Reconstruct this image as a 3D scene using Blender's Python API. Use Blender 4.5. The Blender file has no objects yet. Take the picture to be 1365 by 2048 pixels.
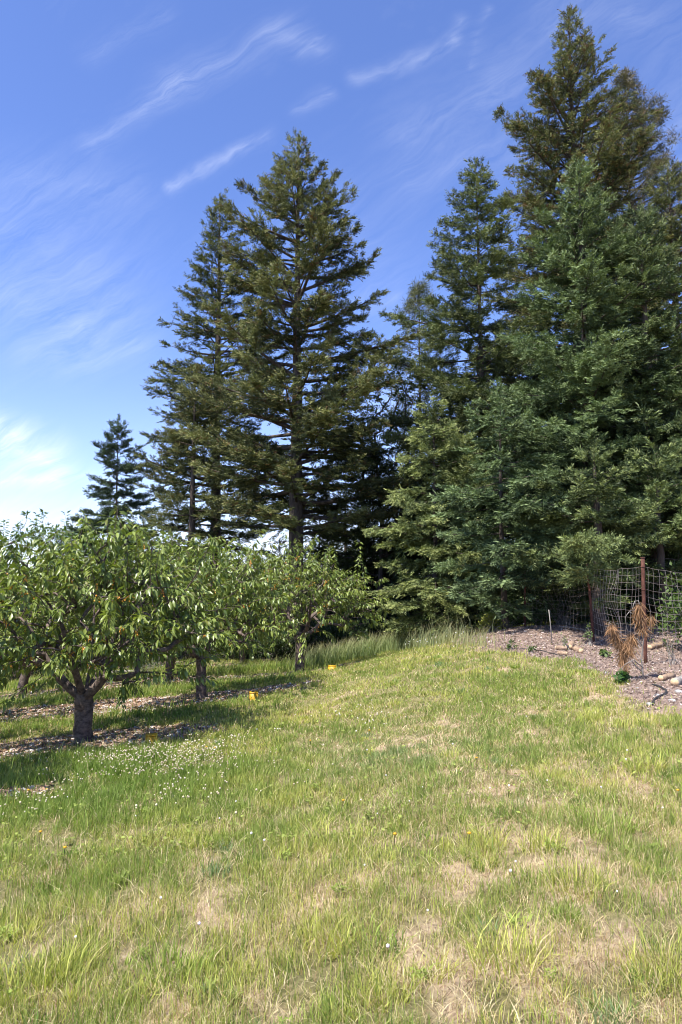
import bpy, math, numpy as np
from math import radians, sin, cos, pi
sc = bpy.context.scene
C = sc.collection

# ------------------------------------------------------------------ camera
PITCH = math.atan(126 / 1365.0); F = 1365.0; EYE = 1.6
cam_d = bpy.data.cameras.new('camera'); cam = bpy.data.objects.new('camera', cam_d); C.objects.link(cam)
cam_d.sensor_fit = 'VERTICAL'; cam_d.sensor_height = 36; cam_d.sensor_width = 24; cam_d.lens = 24.0
cam_d.clip_start = 0.05; cam_d.clip_end = 9000
cam.location = (0, 0, EYE); cam.rotation_euler = (pi / 2 + PITCH, 0, 0)
sc.camera = cam
def ray(px, py):                       # world direction through a photo position, scaled so that y = 1
    X = (px - 682.5) / F; U = (1024 - py) / F
    dy = cos(PITCH) - U * sin(PITCH); dz = sin(PITCH) + U * cos(PITCH)
    return X / dy, dz / dy
def at(px, py, d):
    u, v = ray(px, py); return np.array([u * d, d, EYE + v * d])

# ------------------------------------------------------------------ light
SUN_EL = radians(61); SUN_DIR = np.array([-0.74, -0.67, 0.0]); SUN_DIR /= np.linalg.norm(SUN_DIR)
SUN_DIR = SUN_DIR * cos(SUN_EL); SUN_DIR[2] = sin(SUN_EL)
sd = bpy.data.lights.new('sun', 'SUN'); so = bpy.data.objects.new('sun', sd); C.objects.link(so)
sd.energy = 5.0; sd.angle = radians(0.53); sd.color = (1.0, 0.95, 0.87)
from mathutils import Vector
so.rotation_euler = Vector(SUN_DIR).to_track_quat('Z', 'Y').to_euler()
W = bpy.data.worlds.new('World'); sc.world = W; W.use_nodes = True
nt = W.node_tree; nt.nodes.clear()
wo = nt.nodes.new('ShaderNodeOutputWorld'); bg = nt.nodes.new('ShaderNodeBackground')
nt.links.new(bg.outputs[0], wo.inputs[0]); bg.inputs[1].default_value = 0.105
sky = nt.nodes.new('ShaderNodeTexSky'); sky.sky_type = 'NISHITA'; sky.sun_disc = False
sky.sun_elevation = SUN_EL; sky.sun_rotation = math.atan2(SUN_DIR[0], SUN_DIR[1])
sky.altitude = 1200; sky.air_density = 1.0; sky.dust_density = 0.5; sky.ozone_density = 3.0
def M_(op, a, b=None, c=None, tree=nt, clamp=False):
    n = tree.nodes.new('ShaderNodeMath'); n.operation = op; n.use_clamp = clamp
    for i, v in enumerate((a, b, c)):
        if v is None: continue
        if isinstance(v, (int, float)): n.inputs[i].default_value = v
        else: tree.links.new(v, n.inputs[i])
    return n.outputs[0]
geo = nt.nodes.new('ShaderNodeTexCoord')
sep = nt.nodes.new('ShaderNodeSeparateXYZ'); nt.links.new(geo.outputs['Generated'], sep.inputs[0])
yy = M_('MAXIMUM', sep.outputs[1], 0.05)
cu = M_('DIVIDE', sep.outputs[0], yy); cv = M_('DIVIDE', sep.outputs[2], yy)   # tangent coordinates of the cloud layer
def noise(vec, scale, detail=8, rough=0.6, dist=0.0, tree=nt):
    n = tree.nodes.new('ShaderNodeTexNoise'); n.inputs['Scale'].default_value = scale
    n.inputs['Detail'].default_value = detail; n.inputs['Roughness'].default_value = rough
    n.inputs['Distortion'].default_value = dist
    tree.links.new(vec, n.inputs['Vector']); return n.outputs['Fac']
def comb(a, b, tree=nt):
    n = tree.nodes.new('ShaderNodeCombineXYZ')
    for i, v in enumerate((a, b)):
        if isinstance(v, (int, float)): n.inputs[i].default_value = v
        else: tree.links.new(v, n.inputs[i])
    return n.outputs[0]
base_uv = comb(cu, cv)
wx = noise(base_uv, 3.0, 4, 0.6); wy = noise(comb(cv, cu), 3.3, 4, 0.6)
wu = M_('ADD', cu, M_('MULTIPLY', M_('SUBTRACT', wx, 0.5), 0.11)); wv = M_('ADD', cv, M_('MULTIPLY', M_('SUBTRACT', wy, 0.5), 0.11))
total = None
# cirrus streaks: ends (photo positions turned into sky directions), width, strength, fibre angle
for (x0, y0, x1, y1, wd, st) in [
        (345, 372, 535, 278, 0.016, 0.55), (715, 165, 905, 85, 0.020, 0.42), (905, 80, 922, 45, 0.018, 0.30),
        (190, 290, 350, 165, 0.030, 0.42), (350, 165, 560, 50, 0.045, 0.36), (560, 60, 635, 95, 0.035, 0.34), (600, 95, 632, 70, 0.015, 0.35),
        (590, 240, 650, 195, 0.018, 0.30), (800, 275, 1040, 175, 0.060, 0.26), (930, 130, 970, 15, 0.012, 0.22),
        (1180, 30, 1300, 60, 0.100, 0.25), (980, 150, 1100, 40, 0.08, 0.16), (820, 370, 1000, 300, 0.06, 0.25), (700, 420, 800, 560, 0.10, 0.18), (0, 440, 200, 560, 0.130, 0.30),
        (0, 600, 160, 640, 0.08, 0.34), (60, 720, 260, 690, 0.06, 0.30), (60, 360, 250, 390, 0.07, 0.20), (640, 620, 800, 590, 0.035, 0.30),
        (0, 905, 100, 925, 0.050, 1.25), (0, 865, 40, 875, 0.034, 1.1), (10, 975, 120, 965, 0.018, 0.8), (140, 940, 230, 960, 0.02, 0.45),
        (200, 100, 330, 20, 0.03, 0.2), (420, 480, 700, 420, 0.05, 0.10), (0, 1060, 700, 1060, 0.085, 0.75), (1100, 1060, 1500, 900, 0.20, 0.5), (700,900,850,760,0.05,0.35), (1300, 300, 1400, 200, 0.1, 0.25)]:
    a = ray(x0, y0); b = ray(x1, y1); dx, dy = b[0] - a[0], b[1] - a[1]; l2 = dx * dx + dy * dy; ln = math.sqrt(l2)
    qx = M_('SUBTRACT', wu, a[0]); qy = M_('SUBTRACT', wv, a[1])
    t = M_('DIVIDE', M_('ADD', M_('MULTIPLY', qx, dx), M_('MULTIPLY', qy, dy)), l2, clamp=True)
    ex = M_('SUBTRACT', qx, M_('MULTIPLY', t, dx)); ey = M_('SUBTRACT', qy, M_('MULTIPLY', t, dy))
    dist = M_('SQRT', M_('ADD', M_('MULTIPLY', ex, ex), M_('MULTIPLY', ey, ey)))
    m = M_('SUBTRACT', 1.0, M_('DIVIDE', dist, wd * 1.45), clamp=True)
    m = M_('MULTIPLY', M_('MULTIPLY', m, m), st)
    total = m if total is None else M_('ADD', total, m)
ang = radians(35)
fa = M_('ADD', M_('MULTIPLY', wu, cos(ang)), M_('MULTIPLY', wv, sin(ang)))
fb = M_('SUBTRACT', M_('MULTIPLY', wv, cos(ang)), M_('MULTIPLY', wu, sin(ang)))
fib = noise(comb(M_('MULTIPLY', fa, 5.0), M_('MULTIPLY', fb, 34.0)), 1.0, 11, 0.74, 0.5)
fib2 = noise(comb(M_('MULTIPLY', fa, 2.5), M_('MULTIPLY', fb, 6.0)), 1.0, 9, 0.65, 0.4)
fibm = M_('MULTIPLY', M_('SUBTRACT', fib, 0.36), 3.6, clamp=True)
cl = M_('MULTIPLY', total, M_('ADD', M_('MULTIPLY', fibm, 0.36), 0.0))
veil = M_('MULTIPLY', M_('SUBTRACT', fib2, 0.55), 0.16, clamp=True)
cl = M_('ADD', cl, veil, clamp=True)
hz_ = M_('SUBTRACT', 1.0, M_('DIVIDE', sep.outputs[2], 0.42), clamp=True)
cl = M_('ADD', cl, M_('MULTIPLY', M_('MULTIPLY', hz_, hz_), 0.36), clamp=True)
cl = M_('MULTIPLY', cl, M_('GREATER_THAN', sep.outputs[1], 0.05), clamp=True)
tint = nt.nodes.new('ShaderNodeMix'); tint.data_type = 'RGBA'; tint.blend_type = 'MULTIPLY'; tint.inputs[0].default_value = 1
nt.links.new(sky.outputs[0], tint.inputs[6]); tint.inputs[7].default_value = (0.98, 1.02, 1.36, 1)
mx = nt.nodes.new('ShaderNodeMix'); mx.data_type = 'RGBA'
nt.links.new(cl, mx.inputs[0]); nt.links.new(tint.outputs[2], mx.inputs[6]); mx.inputs[7].default_value = (6.6, 6.9, 7.6, 1)
nt.links.new(mx.outputs[2], bg.inputs[0])
sc.view_settings.view_transform = 'Standard'; sc.view_settings.look = 'None'
sc.view_settings.gamma = 1; sc.view_settings.exposure = 1.0
sc.cycles.filter_width = 1.0; sc.cycles.max_bounces = 6; sc.cycles.transparent_max_bounces = 8; sc.cycles.diffuse_bounces = 3; sc.cycles.glossy_bounces = 2; sc.cycles.transmission_bounces = 4

# ------------------------------------------------------------------ helpers
R = np.random.default_rng(7)
def nrm(a): return a / np.maximum(np.linalg.norm(a, axis=-1, keepdims=True), 1e-9)
class VN:                                # smooth value noise on the ground plane
    def __init__(s, seed, scale):
        s.g = np.random.default_rng(seed).random((128, 128)); s.s = scale
    def __call__(s, x, y):
        x = np.asarray(x, float) / s.s + 500.3; y = np.asarray(y, float) / s.s + 500.7
        xi = np.floor(x).astype(int); yi = np.floor(y).astype(int); fx = x - xi; fy = y - yi
        fx = fx * fx * (3 - 2 * fx); fy = fy * fy * (3 - 2 * fy); g = s.g
        a = g[xi % 128, yi % 128]; b = g[(xi + 1) % 128, yi % 128]; c = g[xi % 128, (yi + 1) % 128]; d = g[(xi + 1) % 128, (yi + 1) % 128]
        return (a * (1 - fx) + b * fx) * (1 - fy) + (c * (1 - fx) + d * fx) * fy
def fbm(seed, scale, octs=4):
    ns = [(VN(seed + i, scale / 2 ** i), 0.55 ** i) for i in range(octs)]; tot = sum(w for _, w in ns)
    return lambda x, y: sum(n(x, y) * w for n, w in ns) / tot

def mesh(name, V, Fc, mat, parent=None, col=None, smooth=False, loc=None):
    V = np.asarray(V, np.float32); 
    if loc is not None: V = V - np.asarray(loc, np.float32)
    Fc = Fc if isinstance(Fc, list) else [Fc]
    me = bpy.data.meshes.new(name); me.vertices.add(len(V)); me.vertices.foreach_set('co', V.ravel())
    tot = sum(f.size for f in Fc); npol = sum(len(f) for f in Fc)
    me.loops.add(tot); me.polygons.add(npol)
    me.loops.foreach_set('vertex_index', np.concatenate([f.ravel() for f in Fc]).astype(np.int32))
    sizes = np.concatenate([np.full(len(f), f.shape[1]) for f in Fc]); st = np.concatenate([[0], np.cumsum(sizes)[:-1]])
    me.polygons.foreach_set('loop_start', st.astype(np.int32))
    if smooth: me.polygons.foreach_set('use_smooth', np.ones(npol, bool))
    if col is not None:
        ca = me.color_attributes.new('tint', 'FLOAT_COLOR', 'POINT')
        c4 = np.ones((len(V), 4), np.float32); c4[:, :col.shape[1]] = col; ca.data.foreach_set('color', c4.ravel())
    me.update(); me.validate(verbose=False) if npol < 20000 else None
    me.materials.append(mat)
    o = bpy.data.objects.new(name, me); C.objects.link(o)
    if parent is not None: o.parent = parent
    if loc is not None and parent is None: o.location = tuple(loc)
    return o
def tag(o, label=None, cat=None, group=None, kind=None):
    if label: o['label'] = label
    if cat: o['category'] = cat
    if group: o['group'] = group
    if kind: o['kind'] = kind
    return o
def empty(name, loc, label, cat, group=None):
    o = bpy.data.objects.new(name, None); C.objects.link(o); o.location = tuple(float(v) for v in loc); o.empty_display_size = 0.2
    return tag(o, label, cat, group)
class MB:                                # collects shapes into one mesh
    def __init__(s): s.V = []; s.Q = []; s.T = []; s.n = 0; s.col = []
    def add(s, V, Q=None, T=None, col=None):
        V = np.asarray(V, float); s.V.append(V)
        if Q is not None and len(Q): s.Q.append(np.asarray(Q, int) + s.n)
        if T is not None and len(T): s.T.append(np.asarray(T, int) + s.n)
        s.col.append(np.tile(np.asarray(col if col is not None else (1, 1, 1), float), (len(V), 1)) if col is None or np.ndim(col) == 1 else col)
        s.n += len(V)
    def tube(s, P, r, n=6, cap=True, col=None, rough=0.0):
        P = np.asarray(P, float); r = np.broadcast_to(np.asarray(r, float), (len(P),))
        T = nrm(np.gradient(P, axis=0)); ref = np.array([0, 0, 1.0]) if abs(T[0][2]) < 0.9 else np.array([1.0, 0, 0])
        A = nrm(np.cross(T, ref)); B = np.cross(T, A)
        th = np.linspace(0, 2 * pi, n, endpoint=False); k = len(P)
        rr = r[:, None] * (1 + (R.random((k, n)) - 0.5) * rough)
        V = P[:, None] + rr[..., None] * (A[:, None] * np.cos(th)[None, :, None] + B[:, None] * np.sin(th)[None, :, None])
        i = np.arange(k - 1)[:, None] * n; j = np.arange(n)[None]; j2 = (j + 1) % n
        Q = np.stack([i + j, i + j2, i + n + j2, i + n + j], -1).reshape(-1, 4)
        V = V.reshape(-1, 3); T3 = []
        if cap:
            V = np.vstack([V, P[0], P[-1]]); a, b = k * n, k * n + 1
            T3 = [[a, (q + 1) % n, q] for q in range(n)] + [[b, (k - 1) * n + q, (k - 1) * n + (q + 1) % n] for q in range(n)]
        s.add(V, Q, T3, col)
    def build(s, name, mat, parent=None, loc=None, smooth=False, usecol=False):
        Fc = ([np.vstack(s.Q)] if s.Q else []) + ([np.vstack(s.T)] if s.T else [])
        off = parent.location if parent is not None and loc is None else loc
        return mesh(name, np.vstack(s.V), Fc, mat, parent, np.vstack(s.col) if usecol else None, smooth, off)

# ------------------------------------------------------------------ materials
def new_mat(name):
    m = bpy.data.materials.new(name); m.use_nodes = True; t = m.node_tree; t.nodes.clear()
    o = t.nodes.new('ShaderNodeOutputMaterial'); return m, t, o
def foliage_mat(name, spec=0.3, rough=0.5, trans=0.3):
    m, t, o = new_mat(name)
    a = t.nodes.new('ShaderNodeAttribute'); a.attribute_name = 'tint'
    p = t.nodes.new('ShaderNodeBsdfPrincipled'); p.inputs['Roughness'].default_value = rough; p.inputs['Specular IOR Level'].default_value = spec
    t.links.new(a.outputs['Color'], p.inputs['Base Color'])
    tr = t.nodes.new('ShaderNodeBsdfTranslucent')
    mul = t.nodes.new('ShaderNodeMix'); mul.data_type = 'RGBA'; mul.blend_type = 'MULTIPLY'; mul.inputs[0].default_value = 1
    t.links.new(a.outputs['Color'], mul.inputs[6]); mul.inputs[7].default_value = (1.25, 1.35, 0.5, 1)
    t.links.new(mul.outputs[2], tr.inputs['Color'])
    mix = t.nodes.new('ShaderNodeMixShader'); mix.inputs[0].default_value = trans
    t.links.new(p.outputs[0], mix.inputs[1]); t.links.new(tr.outputs[0], mix.inputs[2]); t.links.new(mix.outputs[0], o.inputs[0])
    return m
def noisy_mat(name, c1, c2, scale=8, stretch=(1, 1, 1), rough=0.85, bump=0.3, c3=None, metal=0.0, spec=0.3):
    m, t, o = new_mat(name)
    p = t.nodes.new('ShaderNodeBsdfPrincipled'); p.inputs['Roughness'].default_value = rough; p.inputs['Metallic'].default_value = metal; p.inputs['Specular IOR Level'].default_value = spec
    tc = t.nodes.new('ShaderNodeTexCoord'); mp = t.nodes.new('ShaderNodeMapping'); mp.inputs['Scale'].default_value = stretch
    t.links.new(tc.outputs['Object'], mp.inputs[0])
    n = t.nodes.new('ShaderNodeTexNoise'); n.inputs['Scale'].default_value = scale; n.inputs['Detail'].default_value = 8; n.inputs['Roughness'].default_value = 0.7
    t.links.new(mp.outputs[0], n.inputs['Vector'])
    r = t.nodes.new('ShaderNodeValToRGB'); r.color_ramp.elements[0].position = 0.36; r.color_ramp.elements[1].position = 0.64
    r.color_ramp.elements[0].color = (*c1, 1); r.color_ramp.elements[1].color = (*c2, 1)
    if c3: e = r.color_ramp.elements.new(0.52); e.color = (*c3, 1)
    t.links.new(n.outputs['Fac'], r.inputs[0]); t.links.new(r.outputs[0], p.inputs['Base Color'])
    b = t.nodes.new('ShaderNodeBump'); b.inputs['Strength'].default_value = bump; b.inputs['Distance'].default_value = 0.02
    t.links.new(n.outputs['Fac'], b.inputs['Height']); t.links.new(b.outputs[0], p.inputs['Normal'])
    t.links.new(p.outputs[0], o.inputs[0]); return m
def tint_mat(name, rough=0.9, spec=0.2, bump=0.0):
    m, t, o = new_mat(name)
    a = t.nodes.new('ShaderNodeAttribute'); a.attribute_name = 'tint'
    p = t.nodes.new('ShaderNodeBsdfPrincipled'); p.inputs['Roughness'].default_value = rough; p.inputs['Specular IOR Level'].default_value = spec
    t.links.new(a.outputs['Color'], p.inputs['Base Color']); t.links.new(p.outputs[0], o.inputs[0]); return m
M_NEEDLE = foliage_mat('needles', 0.2, 0.55, 0.10)
M_LEAF = foliage_mat('leaf', 0.45, 0.36, 0.25)
M_SHRUB = foliage_mat('shrub_leaf', 0.3, 0.5, 0.30)
M_GRASS = foliage_mat('grass_blades', 0.2, 0.55, 0.35)
M_DEAD = foliage_mat('dead_needles', 0.2, 0.6, 0.2)
M_BARK = noisy_mat('conifer_bark', (0.035, 0.026, 0.020), (0.12, 0.095, 0.075), 9, (1, 1, 0.25), 0.95, 0.8)
M_CBARK = noisy_mat('cherry_bark', (0.045, 0.032, 0.027), (0.19, 0.145, 0.12), 12, (1, 1, 1.3), 0.85, 0.8)
M_GREYWOOD = noisy_mat('grey_wood', (0.16, 0.14, 0.12), (0.36, 0.33, 0.29), 10, (1, 1, 0.3), 0.9, 0.5)
M_RUST = noisy_mat('rusty_steel', (0.060, 0.024, 0.016), (0.155, 0.062, 0.040), 22, (1, 1, 0.5), 0.8, 0.35, (0.10, 0.040, 0.026))
M_WIRE = noisy_mat('galvanised_wire', (0.28, 0.23, 0.20), (0.48, 0.42, 0.38), 30, (1, 1, 1), 0.5, 0.0, metal=0.3)
M_YEL = noisy_mat('yellow_plastic', (0.46, 0.23, 0.012), (0.66, 0.38, 0.02), 4, (1, 1, 1), 0.45, 0.05)
M_HOSE = noisy_mat('black_rubber', (0.018, 0.018, 0.018), (0.05, 0.047, 0.045), 12, (1, 1, 1), 0.6, 0.1)
M_LOG = noisy_mat('log_bark', (0.19, 0.125, 0.08), (0.42, 0.30, 0.20), 16, (1, 1, 1), 0.9, 0.6)
M_CUT = noisy_mat('sawn_wood', (0.50, 0.34, 0.19), (0.66, 0.48, 0.29), 30, (1, 1, 1), 0.8, 0.2)
M_ROCK = noisy_mat('pale_rock', (0.26, 0.24, 0.23), (0.50, 0.48, 0.46), 9, (1, 1, 1), 0.85, 0.5)
M_FRUIT = noisy_mat('cherry_skin', (0.62, 0.25, 0.03), (0.78, 0.42, 0.08), 18, (1, 1, 1), 0.25, 0.0, spec=0.5)
M_TINT = tint_mat('litter')

# ------------------------------------------------------------------ terrain
CP = np.array([at(165, 1487, 10), at(402, 1397, 13.5), at(600, 1347, 17), at(1292, 1333, 11.9), at(1187, 1286, 14.5), at(1050, 1252, 16.0),
    at(1000, 1262, 15.0), at(1130, 1295, 13.0), at(930, 1288, 15.5), at(880, 1290, 20), at(800, 1297, 20), at(650, 1330, 20), at(0, 1440, 13), at(0, 1582, 7), at(400, 1318, 22),
    at(595, 1322, 24), at(495, 1330, 21), at(350, 1362, 17), at(682, 1500, 7.9), at(1365, 1450, 7.4), at(760, 1340, 13.5), at(1000, 1340, 11.5), at(1240, 1310, 13.5),
    [0, 0, 0], [0, 2.4, 0], [3, 2, .05], [-3, 2, -.25], [3, -3, 0.1], [-3, -3, -.2], [10, 12, .35], [8, 18, .5], [10, 26, .4], [3, 24, -.5], [3, 30, -1.2], [-6, 30, -2.2],
    [-12, 10, -1.9], [-12, 20, -2.0], [-20, 20, -2.8], [-20, 0, -2.4], [20, 0, 1.0], [20, 20, 1.2], [20, 40, .3], [0, 45, -2.5], [-20, 45, -3.6], [0, -20, 0.2], [-40, 0, -4.5], [40, 0, 1.8],
    [40, 50, 0], [-40, 60, -5], [0, 75, -4.5]], float)
def tps(r2): return np.where(r2 > 1e-12, 0.5 * r2 * np.log(np.maximum(r2, 1e-12)), 0)
_n = len(CP); _r2 = ((CP[:, None, :2] - CP[None, :, :2]) ** 2).sum(-1)
_A = np.zeros((_n + 3, _n + 3)); _A[:_n, :_n] = tps(_r2) + np.eye(_n) * 1.2; _A[:_n, _n] = 1; _A[:_n, _n + 1:] = CP[:, :2]; _A[_n, :_n] = 1; _A[_n + 1:, :_n] = CP[:, :2].T
_w = np.linalg.solve(_A, np.concatenate([CP[:, 2], [0, 0, 0]]))
_b1 = fbm(31, 1.3, 3); _b2 = fbm(37, 0.28, 3)
def gz(x, y):
    x = np.asarray(x, float); y = np.asarray(y, float); sh = np.broadcast(x, y).shape
    x = np.broadcast_to(x, sh).ravel(); y = np.broadcast_to(y, sh).ravel(); out = np.empty(x.size)
    for i in range(0, x.size, 200000):
        xs = np.clip(x[i:i + 200000], -70, 70); ys = np.clip(y[i:i + 200000], -30, 90)
        r2 = (xs[:, None] - CP[None, :, 0]) ** 2 + (ys[:, None] - CP[None, :, 1]) ** 2
        z = tps(r2) @ _w[:_n] + _w[_n] + _w[_n + 1] * xs + _w[_n + 2] * ys
        rr = np.hypot(x[i:i + 200000], y[i:i + 200000] - 20); f = np.clip((rr - 45) / 40, 0, 1); f = f * f * (3 - 2 * f)
        z = z * (1 - f) + f * (-5.0)
        nb = np.clip((40 - rr) / 10, 0, 1)
        out[i:i + 200000] = z + nb * ((_b1(x[i:i + 200000], y[i:i + 200000]) - .5) * 0.14 + (_b2(x[i:i + 200000], y[i:i + 200000]) - .5) * 0.05)
    return out.reshape(sh)
def on_ground(px, py):                   # where the line of sight meets the ground
    u, v = ray(px, py); d = np.linspace(1.5, 40, 4000); g = gz(u * d, d); h = EYE + v * d - g
    k = np.argmax(h < 0); d0 = d[k]; return np.array([u * d0, d0, g[k]])
def gp(x, y): return np.array([x, y, float(gz(x, y))])

def poly_sd(P, x, y):                    # >0 inside, metres
    P = np.asarray(P); ins = np.zeros(x.shape, bool); dm = np.full(x.shape, 1e9)
    for i in range(len(P)):
        x0, y0 = P[i]; x1, y1 = P[(i + 1) % len(P)]
        c = ((y0 > y) != (y1 > y)) & (x < (x1 - x0) * (y - y0) / ((y1 - y0) if y1 != y0 else 1e-9) + x0); ins ^= c
        dx, dy = x1 - x0, y1 - y0; t = np.clip(((x - x0) * dx + (y - y0) * dy) / (dx * dx + dy * dy), 0, 1)
        dm = np.minimum(dm, np.hypot(x - x0 - t * dx, y - y0 - t * dy))
    return np.where(ins, dm, -dm)
edge = [on_ground(px, py)[:2] for px, py in [(905, 1290), (960, 1303), (1060, 1316), (1150, 1322), (1175, 1345), (1235, 1372), (1290, 1400), (1365, 1432)]]
MULCH = [tuple(p) for p in edge] + [(9, 7.0), (22, 9), (22, 15.8), (8, 16.2), (5.6, 17.0), (3.6, 17.6), (2.6, 17.2)]
_mn = fbm(51, 1.1, 4); _mn2 = fbm(55, 0.35, 3)
STRIPS = [(6.7, -2.6, -30, .6), (9.95, -1.5, -30, .85), (13.4, -0.55, -30, .95), (17.0, 1.1, -30, .75), (20.8, -2.0, -30, .4)]
def masks(x, y):
    n = _mn(x, y) - .5; n2 = _mn2(x, y) - .5
    mul = np.clip((poly_sd(MULCH, x, y) + n * 0.9 + n2 * .3) / 0.35 + .5, 0, 1)
    st = np.zeros(x.shape)
    for (yc, xr, xl, hw) in STRIPS:
        dd = np.minimum(hw * np.clip((xr - x) * 0.9, 0, 1) - np.abs(y - yc), (xr - x) * 0.6)
        st = np.maximum(st, np.clip((dd + n * 0.7 + n2 * .35) / 0.25 + .45, 0, 1) * (x > xl))
    # forest floor
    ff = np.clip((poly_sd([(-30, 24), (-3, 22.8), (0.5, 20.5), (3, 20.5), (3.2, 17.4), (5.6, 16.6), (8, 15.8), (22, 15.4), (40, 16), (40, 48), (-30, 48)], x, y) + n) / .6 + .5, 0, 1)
    return mul, st, ff
_dry = fbm(61, 1.6, 5); _dry2 = fbm(67, 0.5, 4); _lush = fbm(71, 2.2, 3); _dry3 = fbm(73, 0.16, 2)
def dryness(x, y):
    """0 lush, 1 bare and dry: drier in the foreground and along the right, greener by the clover."""
    d = 0.24 + (_dry(x, y) - .5) * 0.40 + (_dry2(x, y) - .5) * 0.75 + (_dry3(x, y) - .5) * 1.5
    d += 0.22 * np.exp(-((y - 2.6) / 1.8) ** 2) + 0.16 * np.clip((x - .6) / 3, -0.3, 1) * (y < 10)
    d -= 0.55 * np.exp(-(((x + 2.2) / 1.5) ** 2 + ((y - 7.0) / 2.2) ** 2)) + 0.18 * np.clip((y - 8) / 5, 0, 1)
    d -= 0.30 * np.exp(-(((x - 1.7) / 1.3) ** 2 + ((y - 10.5) / 2.5) ** 2))
    d += 0.18 * (np.exp(-(((x - .75 - .05 * y) / .22) ** 2)) + np.exp(-(((x - 2.15 - .02 * y) / .22) ** 2)))
    d -= np.clip((y - 26) / 8, 0, 1) * 2
    return np.clip(d, 0, 1)

def axis(lo, hi, step, far, grow=1.18):
    a = list(np.arange(lo, hi, step)); s = step; v = hi
    while v < far: a.append(v); s *= grow; v += s
    s = step; v = lo; b = []
    while v > -far: s *= grow; v -= s; b.append(v)
    return np.array(b[::-1] + a)
ax = axis(-9, 9, 0.09, 3500); ay = axis(0.5, 24, 0.09, 3500)
GX, GY = np.meshgrid(ax, ay); GZ = gz(GX, GY); nx, ny = len(ax), len(ay)
ii = (np.arange(ny - 1)[:, None] * nx + np.arange(nx - 1)[None]).ravel()
GQ = np.stack([ii, ii + 1, ii + nx + 1, ii + nx], 1)
mul, st, ff = masks(GX, GY)
gcol = np.stack([mul, st, dryness(GX, GY), ff], -1).reshape(-1, 4)
m, t, o = new_mat('soil')
at_ = t.nodes.new('ShaderNodeAttribute'); at_.attribute_name = 'tint'
sp = t.nodes.new('ShaderNodeSeparateColor'); t.links.new(at_.outputs['Color'], sp.inputs[0])
tc = t.nodes.new('ShaderNodeTexCoord')
def ramp(fac, stops):
    r = t.nodes.new('ShaderNodeValToRGB'); e = r.color_ramp.elements
    e[0].position, e[0].color = stops[0][0], (*stops[0][1], 1); e[1].position, e[1].color = stops[-1][0], (*stops[-1][1], 1)
    for p_, c_ in stops[1:-1]: q = e.new(p_); q.color = (*c_, 1)
    t.links.new(fac, r.inputs[0]); return r.outputs[0]
n1 = noise(tc.outputs['Object'], 22, 10, 0.75, 0.3, t); n2 = noise(tc.outputs['Object'], 3.0, 6, 0.7, 0, t); n3 = noise(tc.outputs['Object'], 70, 6, 0.8, 0, t)
def mixc(f, a, b, tree=t):
    q = tree.nodes.new('ShaderNodeMix'); q.data_type = 'RGBA'
    for s_, v_ in ((0, f), (6, a), (7, b)):
        if isinstance(v_, (int, float)): q.inputs[s_].default_value = v_
        elif isinstance(v_, tuple): q.inputs[s_].default_value = v_
        else: tree.links.new(v_, q.inputs[s_])
    return q.outputs[2]
drysoil = ramp(n1, [(0.30, (0.22, 0.14, 0.09)), (0.5, (0.48, 0.355, 0.235)), (0.70, (0.64, 0.53, 0.38))])
turf = ramp(n1, [(0.32, (0.09, 0.085, 0.032)), (0.5, (0.21, 0.19, 0.08)), (0.70, (0.40, 0.33, 0.17))])
field = mixc(M_('MULTIPLY', M_('SUBTRACT', sp.outputs[2], 0.30, tree=t), 2.6, tree=t, clamp=True), turf, drysoil)
mulc = ramp(n1, [(0.28, (0.12, 0.08, 0.06)), (0.46, (0.25, 0.18, 0.145)), (0.58, (0.35, 0.265, 0.215)), (0.75, (0.50, 0.41, 0.34))])
strc = ramp(n1, [(0.28, (0.12, 0.075, 0.05)), (0.5, (0.30, 0.20, 0.145)), (0.72, (0.48, 0.39, 0.32))])
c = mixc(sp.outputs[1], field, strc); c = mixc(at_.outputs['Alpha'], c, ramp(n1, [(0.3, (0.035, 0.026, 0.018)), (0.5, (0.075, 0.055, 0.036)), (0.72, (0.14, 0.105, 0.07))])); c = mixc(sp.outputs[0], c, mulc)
p = t.nodes.new('ShaderNodeBsdfPrincipled'); p.inputs['Roughness'].default_value = 0.95; p.inputs['Specular IOR Level'].default_value = 0.15
b = t.nodes.new('ShaderNodeBump'); b.inputs['Strength'].default_value = 0.9; b.inputs['Distance'].default_value = 0.03
t.links.new(M_('ADD', n1, M_('MULTIPLY', n3, 0.5, tree=t), tree=t), b.inputs['Height']); t.links.new(b.outputs[0], p.inputs['Normal'])
t.links.new(c, p.inputs['Base Color']); t.links.new(p.outputs[0], o.inputs[0])
tag(mesh('ground', np.stack([GX, GY, GZ], -1).reshape(-1, 3), GQ, m, None, gcol, True), 'sloping meadow and orchard ground with dry soil patches', None, None, 'structure')

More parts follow.
